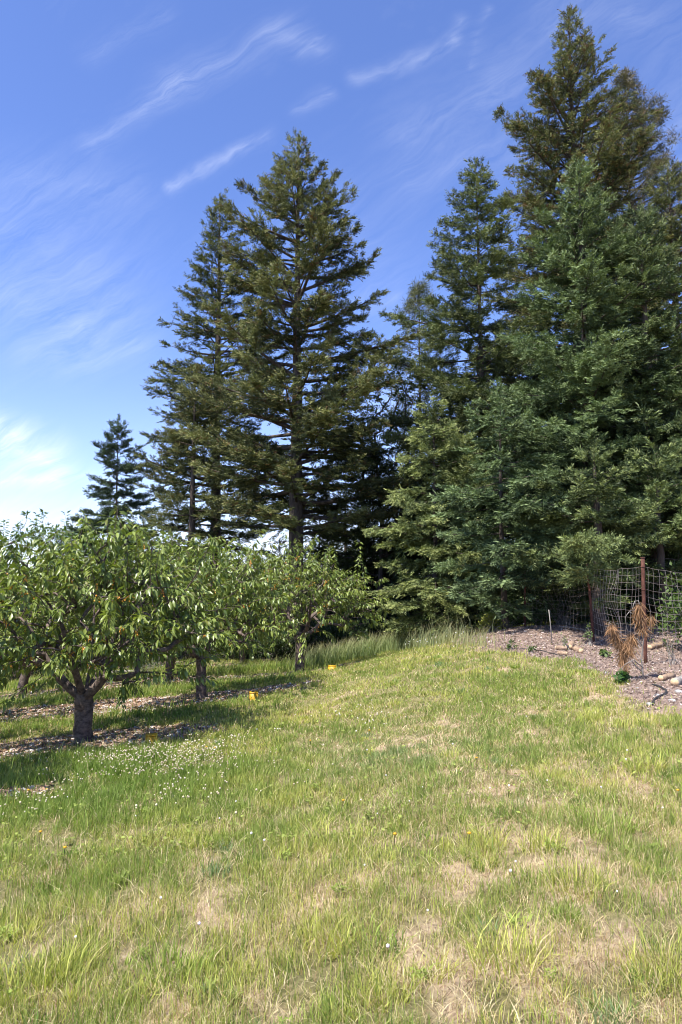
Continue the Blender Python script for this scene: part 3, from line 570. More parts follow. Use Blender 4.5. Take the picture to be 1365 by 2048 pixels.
# ------------------------------------------------------------------ shrubs and weeds
def shrub(base, r, h, n, size, tone, label, seed, group='shrubs under the trees', name='shrub', mat=None):
    rg = np.random.default_rng(seed); root = empty(name, base, label, 'shrub' if name == 'shrub' else name.replace('_', ' '), group); mb = MB(); base = np.array(base)
    ns = max(6, int(n / 45)); ends = []
    for i in range(ns):
        a = rg.random() * 6.28; rr = r * math.sqrt(rg.random()); e = np.array([cos(a) * rr, sin(a) * rr, h * (1 - .55 * (rr / r) ** 2) * (.65 + .4 * rg.random())])
        q = np.linspace(0, 1, 5)[:, None]; P = base + q * e * [1, 1, 0] + q ** .7 * e * [0, 0, 1] + rg.normal(size=(5, 3)) * .02; P[0] = base + rg.normal(size=3) * [.08, .08, 0] - (0, 0, .04); mb.tube(P, np.linspace(.009, .003, 5), 4, cap=False); ends.append(P)
    mb.build('stems', M_GREYWOOD, root); E = np.array(ends); si = rg.integers(0, ns, n); t_ = .35 + .65 * rg.random(n) ** .7; k = np.minimum((t_ * 4).astype(int), 3); fr = t_ * 4 - k
    pos = E[si, k] * (1 - fr)[:, None] + E[si, k + 1] * fr[:, None] + rg.normal(size=(n, 3)) * np.array([r, r, h]) * .11
    d_ = nrm(rg.normal(size=(n, 3)) + (0, 0, -.1)); up = nrm(rg.normal(size=(n, 3)) * .5 + (0, 0, 1)); b_ = (rg.random(ns)[si] * .6 + rg.random(n) * .4)[:, None]
    cc = np.array(tone[0]) * b_ + np.array(tone[1]) * (1 - b_); T = LEAF_T * [1, 1.7, 1]
    V_, F_, c_ = bake(T, LEAF_F, pos, d_, up, size * (.6 + .8 * rg.random(n)), cc); mesh('foliage', V_, F_, mat or M_SHRUB, root, c_, False, root.location)
    return root
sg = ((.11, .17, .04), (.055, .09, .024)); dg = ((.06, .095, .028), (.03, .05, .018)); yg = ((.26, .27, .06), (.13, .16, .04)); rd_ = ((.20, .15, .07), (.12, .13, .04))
def G(px, py, dz=0): p_ = on_ground(px, py); p_[2] += dz; return p_
shrub(gp((1010 - 682) / F * 18.2, 18.2), .8, .95, 1500, .06, sg, 'green shrub behind the mulch mound left of the thin rusty post', 71)
shrub(gp((1075 - 682) / F * 18.4, 18.4), .7, 1.1, 1300, .06, sg, 'green shrub behind the mulch mound right of the thin rusty post', 72)
shrub(gp((980 - 682) / F * 16.2, 16.2), .32, .42, 420, .055, yg, 'low yellow green bush at the left foot of the mulch mound', 73)
shrub(gp((1120 - 682) / F * 19, 19.0), .8, .8, 900, .06, dg, 'dark shrub deep in shade behind the leaning rusty post', 74)
shrub(gp(5.75, 9.9), .38, .5, 420, .07, sg, 'leafy green bush at the right edge by the wire netting', 75)
shrub(gp(6.9, 13.6), .8, 1.5, 1500, .08, sg, 'tall green bush behind the netting at the right edge', 76)
shrub(gp(5.4, 16.8), 1.1, 1.3, 2200, .07, dg, 'dark shrub behind the wire netting below the firs', 77)
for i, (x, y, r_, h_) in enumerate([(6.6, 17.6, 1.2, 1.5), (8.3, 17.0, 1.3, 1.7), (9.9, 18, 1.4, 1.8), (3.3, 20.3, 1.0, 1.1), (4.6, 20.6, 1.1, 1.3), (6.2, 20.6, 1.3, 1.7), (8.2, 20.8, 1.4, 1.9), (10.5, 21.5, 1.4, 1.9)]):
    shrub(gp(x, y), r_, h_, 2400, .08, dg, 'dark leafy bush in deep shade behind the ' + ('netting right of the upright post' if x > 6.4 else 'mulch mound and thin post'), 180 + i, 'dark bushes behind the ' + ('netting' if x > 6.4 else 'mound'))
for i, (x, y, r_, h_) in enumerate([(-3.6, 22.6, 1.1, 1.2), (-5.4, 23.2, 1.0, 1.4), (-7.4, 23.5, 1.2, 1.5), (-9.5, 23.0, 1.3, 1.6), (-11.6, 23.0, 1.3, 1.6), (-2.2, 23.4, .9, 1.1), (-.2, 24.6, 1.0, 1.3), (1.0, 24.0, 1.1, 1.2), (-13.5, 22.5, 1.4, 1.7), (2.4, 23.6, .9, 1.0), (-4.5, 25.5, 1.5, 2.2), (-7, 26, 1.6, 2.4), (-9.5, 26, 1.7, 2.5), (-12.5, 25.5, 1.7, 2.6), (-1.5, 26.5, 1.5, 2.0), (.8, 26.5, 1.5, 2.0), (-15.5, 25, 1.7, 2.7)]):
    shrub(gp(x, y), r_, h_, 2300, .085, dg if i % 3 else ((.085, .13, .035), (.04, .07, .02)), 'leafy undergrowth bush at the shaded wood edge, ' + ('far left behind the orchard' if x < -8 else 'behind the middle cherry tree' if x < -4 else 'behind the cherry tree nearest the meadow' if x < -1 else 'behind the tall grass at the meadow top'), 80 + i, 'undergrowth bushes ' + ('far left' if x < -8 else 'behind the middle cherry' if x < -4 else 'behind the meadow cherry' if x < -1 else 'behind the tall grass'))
shrub(gp(-5.35, 18.9), .42, .62, 900, .035, ((.16, .21, .12), (.09, .13, .07)), 'fine grey green bush beside the fallen pole under the cherries', 93)
def weed(p, h, n, size, tone, label, seed, r=.12, name='weed_plant'):
    return shrub(p, r, h, n, size, tone, label, seed, 'weeds on the mulch', name)
weed(G(1178, 1291), .5, 60, .05, ((.22, .30, .10), (.14, .2, .07)), 'pale green upright weed beside the foot of the leaning rusty post', 101, .08)
weed(G(1246, 1368), .24, 220, .07, ((.06, .13, .03), (.035, .08, .02)), 'dark green ferny weed left of the dead pine seedling', 102, .16)
weed(G(1206, 1313), .14, 50, .08, sg, 'small broad leaved weed on open mulch left of the seedling', 103, .12)
weed(G(1130, 1300), .42, 60, .035, ((.24, .28, .12), (.15, .18, .08)), 'tall thin weed stalk beside the cut logs', 104, .07)
weed(G(1022, 1300), .20, 60, .05, sg, 'small weed on the sunlit edge of the mulch mound', 105, .1)
weed(G(1345, 1330), .55, 90, .03, ((.14, .16, .08), (.09, .10, .05)), 'thin grey stalked weed right of the upright rusty post', 106, .16)
weed(G(1062, 1306), .16, 50, .05, sg, 'small weed at the meadow edge below the mulch mound', 107, .1)

# ------------------------------------------------------------------ fence
fr_ = gp(*(at(1292, 1333, 11.9)[:2])); fence = empty('wire_fence', fr_, 'sagging wire netting fence on rusty steel posts running off to the right', 'fence')
def post(foot, top, r, label=None):
    mb = MB(); foot = np.array(foot); top = np.array(top); q = np.linspace(-.06, 1, 9)[:, None]; mb.tube(foot + q * (top - foot), r, 12, rough=.03)
    d_ = nrm(top - foot); mb.tube([top - d_ * .012, top + d_ * .004], r * 1.18, 12)
    for k in range(4):
        c_ = foot + (top - foot) * (.25 + .22 * k); mb.tube([c_ - d_ * .006, c_ + d_ * .006], r * 1.22, 8)
    o_ = mb.build('post', M_RUST, fence); 
    if label: o_['label'] = label
    return o_
pA = gp(*at(1292, 1333, 11.9)[:2]); tA = at(1285.5, 1115, 11.9)
pB = gp(*at(1188, 1286, 14.5)[:2]); tB = at(1175, 1128, 14.5)
pC = gp(*at(1050, 1253, 16.2)[:2]); tC = at(1050, 1140, 16.2)
pD = gp(7.9, 12.6); tD = pD + (0, 0, 1.95); pE = gp(3.1, 19.5); tE = pE + (0, 0, 1.9)
post(pA, tA, .032, 'upright rusty post'); post(pB, tB, .027, 'leaning rusty post'); post(pC, tC, .028, 'thin dark post on the mound'); post(pD, tD, .034)
def netting(p0, p1, h0, h1, b0_, b1_, n, m, sag, bulge, seed, rw=.0028, name='wire_netting'):
    rg = np.random.default_rng(seed); mb = MB(); nn = fbm(seed, .5, 3); n2_ = fbm(seed + 5, .9, 2)
    side = nrm(np.cross(np.array(p1) - p0, [0, 0, 1.])); Lg = np.linalg.norm(np.array(p1) - p0)
    gzr = [float(gz(*(np.array(p0) * (1 - i / n) + np.array(p1) * (i / n))[:2])) for i in range(n + 1)]
    Gd = np.zeros((n + 1, m + 1, 3))
    for i in range(n + 1):
        u_ = i / n; b_ = gzr[i] + b0_ * (1 - u_) + b1_ * u_; t_ = p0[2] * (1 - u_) + p1[2] * u_ + h0 * (1 - u_) + h1 * u_ - sag * math.sin(pi * u_)
        for j in range(m + 1):
            v_ = j / m; w_ = math.sin(pi * min(1, u_ * 1.0)) ** .5
            p = np.array(p0) * (1 - u_) + np.array(p1) * u_; p[2] = b_ + (t_ - b_) * v_ ** .92
            k1 = float(nn(u_ * Lg, v_ * 1.6)) - .5; k2 = float(n2_(u_ * Lg + 3, v_ * 1.6)) - .5
            p = p + side * (bulge * w_ * (k2 * 1.6 + .35 * math.sin(v_ * 3))) + nrm(np.array(p1) - p0) * k1 * .16 * w_ + (0, 0, k2 * .20 * w_ + k1 * .07 * w_)
            Gd[i, j] = p
    for i in range(n + 1): mb.tube(Gd[i], rw, 3, cap=False)
    for j in range(m + 1): mb.tube(Gd[:, j], rw * (1.25 if j in (0, m) else 1), 3, cap=False)
    return mb.build(name, M_WIRE, fence)
netting(pB, pA, 1.50, 1.66, .02, .05, 18, 12, .04, .32, 201, .0022)
netting(pA, pD, 1.66, 1.50, .05, .05, 24, 12, .10, .45, 202, .0022)
netting(pB, pC, 1.50, 1.15, .02, .05, 17, 9, .10, .3, 203, .0010)

# dead pine seedling
d0 = 10.25; sp_ = gp(*at(1287, 1366, d0)[:2]); seed_t = empty('dead_pine_seedling', sp_, 'dead pine seedling with drooping rust brown needles beside the upright post', 'seedling')
sh = sp_ - at(1287, 1366, d0)
def Q(px, py, dd=0): return at(px, py, d0 + dd) + sh
mb = MB()
STM = [[(1287, 1368, 0), (1286, 1345, 0), (1283, 1325, .02), (1286, 1300, .0), (1289, 1270, -.02), (1287, 1252, 0)],
       [(1286, 1350, 0), (1272, 1338, .05), (1262, 1325, .08), (1252, 1318, .1), (1244, 1300, .1)], [(1285, 1340, 0), (1268, 1325, -.08), (1250, 1335, -.12), (1243, 1345, -.12)],
       [(1286, 1300, 0), (1276, 1283, .06), (1264, 1280, .08)], [(1262, 1280, .08), (1254, 1262, .05), (1251, 1240, .02), (1259, 1229, 0), (1270, 1235, 0)], [(1288, 1262, 0), (1272, 1245, 0), (1266, 1222, 0), (1270, 1208, -.02), (1277, 1207, -.03), (1281, 1216, -.04)],
       [(1244, 1300, .1), (1226, 1278, .1), (1217, 1260, .08), (1219, 1250, .06), (1225, 1256, .05)], [(1286, 1360, 0), (1300, 1352, .1), (1312, 1350, .16)], [(1284, 1368, 0), (1270, 1362, -.1), (1262, 1368, -.15)], [(1289, 1275, 0), (1300, 1262, .05), (1303, 1240, .05)]]
for S_ in STM: mb.tube([Q(*p_) for p_ in S_], np.linspace(.014 if S_ is STM[0] else .009, .005, len(S_)), 5, rough=.15)
mb.build('stem', M_GREYWOOD, seed_t)
rg = np.random.default_rng(5); N_T = np.array([[0, 0, 0], [.5, .014, 0], [1, 0, -.02], [.5, -.014, 0]]); N_F = np.array([[0, 1, 2, 3]])
for (px, py, dd, n_, ln_, sprd) in [(1279, 1217, -.03, 170, .20, .32), (1281, 1235, 0, 190, .20, .35), (1284, 1258, 0, 170, .17, .4), (1303, 1241, .05, 90, .16, .4), (1270, 1228, 0, 60, .16, .3),
                               (1224, 1256, .06, 150, .18, .45), (1232, 1275, .1, 170, .19, .5), (1243, 1292, .1, 190, .20, .45), (1264, 1278, .08, 190, .20, .45), (1254, 1295, .08, 150, .20, .4), (1245, 1315, .1, 150, .22, .35), (1262, 1300, 0, 100, .2, .4), (1250, 1338, -.12, 60, .14, .4)]:
    p0 = Q(px, py, dd); dv = nrm(rg.normal(size=(n_, 3)) * sprd + (0, 0, -1)); ps = p0 + rg.normal(size=(n_, 3)) * (.018, .018, .03)
    cc = np.array([.33, .19, .10]) * (.55 + .8 * rg.random(n_))[:, None]
    V_, F_, c_ = bake(N_T * [1, 1.4, 1], N_F, ps, dv, rg.normal(size=(n_, 3)), ln_ * (.6 + .6 * rg.random(n_)), cc); mesh('needle_clump', V_, F_, M_DEAD, seed_t, c_, False, seed_t.location)

# ------------------------------------------------------------------ yellow boxes at the row ends
def ybox(px, py, w, h, rz, label):
    p0 = G(px, py); r_ = empty('valve_box', p0, label, 'box', 'yellow boxes at the row ends'); r_.rotation_euler = (0, 0, rz)
    mb = MB(); a, b_, t_ = w / 2, w * .36, .006
    def ring(z, s, q=0): return [(-a * s + q, -b_ * s + q, z), (a * s - q, -b_ * s + q, z), (a * s - q, b_ * s - q, z), (-a * s + q, b_ * s - q, z)]
    V = ring(-.03, .98) + ring(h, 1) + ring(h, 1, t_) + ring(.02, .98, t_); Qd = [[i, (i + 1) % 4, 4 + (i + 1) % 4, 4 + i] for i in range(4)] + [[4 + i, 4 + (i + 1) % 4, 8 + (i + 1) % 4, 8 + i] for i in range(4)] + [[8 + i, 8 + (i + 1) % 4, 12 + (i + 1) % 4, 12 + i] for i in range(4)] + [[12, 13, 14, 15]]
    mb.add(V, Qd); o_ = mb.build('body', M_YEL, None, (0, 0, 0)); o_.parent = r_
    mb = MB(); ti = .08; c_, s_ = cos(ti), sin(ti)
    def lv(x, y, z): return (x, -b_ * 1.05 + (y + b_ * 1.05) * c_ - z * s_, h + .004 + (y + b_ * 1.05) * s_ + z * c_)
    e, g_ = a * 1.02, b_ * 1.02; V = [lv(*p_) for p_ in [(-e, -g_, 0), (e, -g_, 0), (e, g_, 0), (-e, g_, 0), (-e, -g_, .014), (e, -g_, .014), (e, g_, .014), (-e, g_, .014)]]
    mb.add(V, [[3, 2, 1, 0], [4, 5, 6, 7]] + [[i, (i + 1) % 4, 4 + (i + 1) % 4, 4 + i] for i in range(4)]); o_ = mb.build('lid', M_YEL, None, (0, 0, 0)); o_.parent = r_
ybox(303, 1489, .15, .11, .3, 'yellow box half hidden in grass on the near rocky strip')
ybox(508, 1400, .145, .115, .15, 'yellow box on the soil strip right of the middle cherry tree')
ybox(665, 1340, .17, .075, -.2, 'farthest yellow box, low, beside the uppermost soil strip')

# ------------------------------------------------------------------ wood, stake, hose, rocks
def log_(pa, pb, r, label, name='cut_log', bark=M_LOG, grp='cut wood pieces on the mulch'):
    pa, pb = np.array(pa), np.array(pb); c_ = (pa + pb) / 2; r_ = empty(name, c_, label, 'log', grp); mb = MB(); q = np.linspace(0, 1, 6)[:, None]; mb.tube(pa + q * (pb - pa) + R.normal(size=(6, 3)) * r * .06, r, 10, rough=.1); mb.build('bark', bark, r_)
    d_ = nrm(pb - pa)
    for p_, s_ in ((pa, -1), (pb, 1)): mb = MB(); mb.tube([p_ + d_ * s_ * .001, p_ + d_ * s_ * .006], r * .93, 10); mb.build('cut_face', M_CUT, r_)
log_(G(1112, 1300, .04), G(1133, 1301, .04), .042, 'pale cut log lying lengthwise, leftmost of three on the mulch')
log_(G(1140, 1300, .05), G(1144, 1293, .05), .055, 'short pale log pointing at the viewer, middle one of three on the mulch')
log_(G(1150, 1302, .04), G(1163, 1307, .04), .050, 'short tan log with open round end, rightmost of three on the mulch')
log_(G(1118, 1309, .03), G(1134, 1311, .03), .036, 'small round log just below the three pale logs')
log_(G(1300, 1300, .05), G(1330, 1292, .05), .05, 'long tan log lying under the netting right of the upright post')
log_(G(1322, 1362, .04), G(1346, 1357, .04), .045, 'broken pale log piece at the right edge near the black hose')
log_(G(1350, 1372, .05), G(1372, 1364, .05), .06, 'weathered grey log cut off by the right edge', bark=M_GREYWOOD)
def stick(pts, r, label, name, cat, mat=M_GREYWOOD, group=None):
    mb = MB(); P = np.array(pts); mb.tube(P, r, 6, rough=.12 if mat is not M_HOSE else 0); tag(mb.build(name, mat, None, P[0]), label, cat, group); 
st_ = G(1105, 1290); stick([st_ - (0, 0, .05), st_ + (-.02, 0, .35), st_ + (-.05, 0, .68)], [.010, .009, .008], 'thin grey wooden stake standing in the shaded mulch', 'wooden_stake', 'stake')
a_ = gp(4.9, 15.5); stick([a_ + (0, 0, .05), a_ + (.3, .1, -.02 + .05), a_ + (.65, .1, -.1 + .05)], .014, 'fallen grey branch in the shade behind the leaning post', 'fallen_branch', 'branch')
def ground_line(pix, dz, n=24):
    P = np.array([G(*p_) for p_ in pix]); t_ = np.linspace(0, len(P) - 1, n); o_ = np.stack([np.interp(t_, range(len(P)), P[:, k]) for k in range(3)], 1)
    for _ in range(3): o_[1:-1] = (o_[:-2] + 2 * o_[1:-1] + o_[2:]) / 4
    o_[:, 2] = gz(o_[:, 0], o_[:, 1]) + dz; return o_
stick(ground_line([(1306, 1372), (1320, 1375), (1334, 1383), (1332, 1391), (1318, 1396), (1307, 1404), (1306, 1412)], .018), .016, 'black rubber hose curling over mulch near the right edge', 'irrigation_hose', 'hose', M_HOSE, 'black irrigation hoses')
stick(ground_line([(1010, 1297), (1060, 1300), (1090, 1304), (1118, 1312), (1140, 1316)], .012), .010, 'thin dark hose along the lower edge of the mulch mound', 'irrigation_hose', 'hose', M_HOSE, 'black irrigation hoses')
q_ = gp(-6.4, 19.3); stick([q_ - (0, 0, .1), q_ + (0, 0, .45), q_ + (.02, 0, .75)], .045, 'weathered grey fence post standing behind the near cherry tree', 'wooden_post', 'post')
stick([q_ + (-.3, -.2, .10), q_ + (.5, -.2, .14), q_ + (1.1, -.3, .16)], [.05, .045, .04], 'fallen grey pole lying beside the weathered fence post', 'fallen_pole', 'pole')
rg = np.random.default_rng(77)
def rock_mesh(r, seed):
    r_ = np.random.default_rng(seed); v, f = ico(); E = {}; V = list(v); Fn = []
    def mid(a, b_):
        k = (min(a, b_), max(a, b_))
        if k not in E: E[k] = len(V); V.append(nrm(V[a] + V[b_]))
        return E[k]
    for a, b_, c_ in f:
        x_, y_, z_ = mid(a, b_), mid(b_, c_), mid(c_, a); Fn += [(a, x_, z_), (b_, y_, x_), (c_, z_, y_), (x_, y_, z_)]
    V = np.array(V); V = V * (1 + (r_.random((len(V), 1)) - .5) * .35) * np.array([1, .75, .5]) * r; return V, np.array(Fn)
RK = [('white rock', 1328, 1392, .045), ('pale rock', 1315, 1391, .05), ('grey rock', 1300, 1410, .07), ('pale rock', 1213, 1346, .045), ('white rock', 1222, 1352, .035), ('grey rock', 1345, 1402, .06), ('grey rock', 1358, 1385, .08), ('pale rock', 1198, 1309, .05), ('pale rock', 1275, 1376, .03),
      ('pale rock', 80, 1500, .07), ('pale rock', 55, 1504, .06), ('pale rock', 38, 1511, .07), ('white rock', 90, 1497, .045), ('grey rock', 15, 1512, .06), ('grey rock', 70, 1510, .05), ('pale rock', 108, 1505, .045), ('pale rock', 25, 1500, .045), ('grey rock', 130, 1492, .05),
      ('pale rock', 412, 1402, .06), ('white rock', 395, 1404, .05), ('grey rock', 262, 1402, .07), ('pale rock', 240, 1406, .06), ('pale rock', 300, 1396, .06), ('grey rock', 340, 1390, .06)]
PL = ['on mulch near the black hose', 'touching the hose loop', 'below the hose loop', 'on open mulch at the meadow edge', 'beside the pale one at the meadow edge', 'in the lower right corner of the mulch', 'by the grey log', 'near the small broad leaved weed', 'at the foot of the dead seedling',
      'left of the near cherry trunk', 'in the middle of the rocky strip', 'towards the left edge of the near strip', 'just above the others by the near trunk', 'at the left edge of the near strip', 'low on the near strip', 'closest to the near trunk', 'at the back of the near strip', 'against the near trunk',
      'right of the middle cherry trunk', 'at the foot of the middle cherry trunk', 'on the second strip behind the near tree', 'leftmost on the second strip', 'halfway along the second strip', 'on the second strip left of the middle trunk']
for i, ((lb, px, py, r_), pl) in enumerate(zip(RK, PL)):
    p0 = G(px, py); V, Fc = rock_mesh(r_ * .8, i); a = rg.random() * 6; Rz = np.array([[cos(a), -sin(a), 0], [sin(a), cos(a), 0], [0, 0, 1]])
    tag(mesh('rock', V @ Rz.T + p0 + (0, 0, r_ * .05), Fc, M_ROCK, None, None, False, p0), lb + ' ' + pl, 'rock', 'rocks on the bare soil')

# ------------------------------------------------------------------ litter: wood chips, gravel, dead leaves
def scatter(n, x0, x1, y0, y1, fn, seed):
    r_ = np.random.default_rng(seed); x = x0 + (x1 - x0) * r_.random(n); y = y0 + (y1 - y0) * r_.random(n); k = r_.random(n) < fn(x, y); return x[k], y[k], r_
x, y, r_ = scatter(200000, 0.5, 10, 8.5, 19, lambda x, y: masks(x, y)[0], 5); n = len(x)
CT = np.array([[-.5, -.5, -.1], [.5, -.35, 0], [.5, .4, .1], [-.4, .5, .12]]); CF = np.array([[0, 1, 2, 3]])
z = gz(x, y) + .008 + .012 * r_.random(n); dv = nrm(np.stack([r_.normal(size=n), r_.normal(size=n), r_.normal(size=n) * .3], 1)); upv = nrm(r_.normal(size=(n, 3)) * .35 + (0, 0, 1))
br = r_.random(n)[:, None]; cc = np.where(br < .3, np.array([.15, .11, .09]), np.where(br < .88, np.array([.31, .225, .175]), np.array([.52, .45, .40]))) * (.7 + .6 * r_.random(n))[:, None]
L_ = .012 + .038 * r_.random(n) ** 2; sc3 = np.stack([L_, L_ * (.15 + .4 * r_.random(n)), L_ * .3], 1)
V_, F_, c_ = bake(CT, CF, np.stack([x, y, z], 1), dv, upv, sc3, cc)
tag(mesh('wood_chips', V_, F_, M_TINT, None, c_), 'loose grey brown wood chips and bark covering the mulch bank', 'mulch', None, 'stuff')
x, y, r_ = scatter(240000, -13, 1.5, 5.8, 21.5, lambda x, y: masks(x, y)[1], 6); n = len(x)
z = gz(x, y) + .004 + .012 * r_.random(n); dv = nrm(np.stack([r_.normal(size=n), r_.normal(size=n), r_.normal(size=n) * .3], 1)); upv = nrm(r_.normal(size=(n, 3)) * .4 + (0, 0, 1))
br = r_.random(n)[:, None]; cc = np.where(br < .5, np.array([.28, .17, .11]), np.where(br < .8, np.array([.40, .30, .23]), np.array([.58, .54, .50]))) * (.6 + .6 * r_.random(n))[:, None]
L_ = .02 + .05 * r_.random(n) ** 2; sc3 = np.stack([L_, L_ * (.35 + .5 * r_.random(n)), L_ * .3], 1)
V_, F_, c_ = bake(CT, CF, np.stack([x, y, z], 1), dv, upv, sc3, cc)
tag(mesh('leaf_litter', V_, F_, M_TINT, None, c_), 'dry leaves and gravel on the bare strips under the cherry trees', 'litter', None, 'stuff')

# ------------------------------------------------------------------ grass
V4, Q4, T4, C4 = [], [], [], []; voff = 0
_hn = fbm(81, 1.2, 4); _cn = fbm(85, .8, 4); _cn2 = fbm(88, 2.6, 3); _tn = fbm(91, .22, 2)
def blades(x, y, h, w, leanv, lean, col, rg, z0=0.0, tipc=None):
    global voff
    n = len(x); z = gz(x, y) + z0 - .004; a = rg.random(n) * 6.28; wd = np.stack([np.cos(a), np.sin(a), 0 * a], 1) * w[:, None] * .5
    p = np.stack([x, y, z], 1); lv = leanv * (lean * h)[:, None]; rise = np.sqrt(np.clip(1 - lean ** 2 * .8, .03, 1)) * h
    m = p + lv * .30; m[:, 2] += rise * .58; t_ = p + lv; t_[:, 2] += rise
    V = np.stack([p - wd, p + wd, m - wd * .8, m + wd * .8, t_], 1).reshape(-1, 3); b_ = voff + np.arange(n)[:, None] * 5
    V4.append(V.astype(np.float32)); Q4.append(b_ + [0, 1, 3, 2]); T4.append(b_ + [2, 3, 4]); tc_ = col if tipc is None else tipc
    C4.append(np.stack([col, col, col, col, tc_], 1).reshape(-1, 3).astype(np.float32)); voff += 5 * n
rg = np.random.default_rng(99)
GREEN = np.array([.255, .325, .074]); LUSH = np.array([.165, .260, .056]); YEL = np.array([.50, .50, .135]); STRAW = np.array([.60, .48, .29]); BLUE = np.array([.20, .28, .13])
for (y0, y1, rho) in [(.6, 1.9, 2500), (1.9, 3.2, 10500), (3.2, 5, 8500), (5, 7.5, 6000), (7.5, 11, 3800), (11, 16, 1900), (16, 24, 1000)]:
    hwid = .57 * y1 + 1.6; n = int(rho * 2 * hwid * (y1 - y0)); x = (rg.random(n) * 2 - 1) * hwid; y = y0 + (y1 - y0) * rg.random(n)
    mul, st, ff = masks(x, y); dry = dryness(x, y); tn = _tn(x, y)
    cover = (1 - .985 * mul) * (1 - .93 * st) * (1 - .75 * ff) * np.clip(1.15 - dry * .60, .3, 1) * np.clip(.10 + 2.2 * (tn - .22), .12, 1.15)
    k = rg.random(n) < cover; x, y, mul, st, ff, dry, tn = [q[k] for q in (x, y, mul, st, ff, dry, tn)]; n = len(x)
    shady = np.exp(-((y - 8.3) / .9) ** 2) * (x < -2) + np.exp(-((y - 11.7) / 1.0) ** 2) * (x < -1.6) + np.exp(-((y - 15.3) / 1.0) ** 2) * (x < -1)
    lush = np.exp(-(((x + 2.2) / 1.6) ** 2 + ((y - 7.0) / 2.3) ** 2))
    hh = _hn(x, y)
    h = (.030 + .072 * hh + .045 * tn) * (.45 + .85 * rg.random(n)) * (1 + .45 * lush + .35 * shady) * np.where(y > 8, .72, .85)
    tall = rg.random(n) < .035; h = np.where(tall, h * 1.9, h)
    cn = _cn(x, y); cn2 = _cn2(x, y)
    yf = np.clip((cn - .42) * 3.2 + (rg.random(n) - .5) * .8 + .25 * (dry - .3) + .12, 0, 1)[:, None]
    col = GREEN * (1 - yf) + YEL * yf
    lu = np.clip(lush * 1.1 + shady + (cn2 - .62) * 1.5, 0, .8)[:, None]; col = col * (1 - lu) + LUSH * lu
    bl = (np.exp(-(((x - .55) / 1.0) ** 2 + ((y - 7.3) / 1.1) ** 2)) * .8)[:, None]; col = col * (1 - bl) + BLUE * bl
    pd = np.clip(.15 + .38 * dry - .25 * lush, 0.05, .8); isd = rg.random(n) < pd; dk_ = (rg.random(n) < .22)[:, None]; col = np.where(isd[:, None], np.where(dk_, STRAW * [.62, .52, .45], STRAW), np.where(dk_, LUSH * .8, col)) * (.62 + .7 * rg.random(n))[:, None]
    a = rg.random(n) * 6.28 + 0; lean = np.clip(.15 + .5 * rg.random(n) ** 1.4, 0, .95); flat = isd & (rg.random(n) < .62); lean = np.where(flat, .92 + .07 * rg.random(n), lean); h = np.where(isd & ~flat, h * .8, h)
    w = (.0018 + .0024 * rg.random(n)) * np.clip(y / 4.0, .9, 3.2) * np.where(flat, .8, 1)
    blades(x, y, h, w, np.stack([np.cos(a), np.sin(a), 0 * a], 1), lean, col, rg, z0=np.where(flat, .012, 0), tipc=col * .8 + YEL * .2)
# dry thatch lying on the soil
for (y0, y1, n) in [(1.2, 3, 42000), (3, 6, 60000), (6, 11, 70000), (11, 17, 60000)]:
    hwid = .56 * y1 + .8; x = (rg.random(n) * 2 - 1) * hwid; y = y0 + (y1 - y0) * rg.random(n); mul, st, ff = masks(x, y); dry = dryness(x, y)
    k = rg.random(n) < np.clip(.25 + dry, 0, 1) * (1 - mul) * (1 - .6 * st); x, y = x[k], y[k]; n = len(x); a = rg.random(n) * 6.28; br_ = rg.random((n, 1))
    col = np.where(br_ < .25, np.array([.22, .14, .08]), np.where(br_ < .7, STRAW * .85, np.array([.68, .58, .38]))) * (.7 + .5 * rg.random((n, 1)))
    blades(x, y, .03 + .07 * rg.random(n), (.0020 + .002 * rg.random(n)) * np.clip(y / 4, .9, 3), np.stack([np.cos(a), np.sin(a), 0 * a], 1), .955 + .04 * rg.random(n), col, rg, z0=.006 + .014 * rg.random(n))
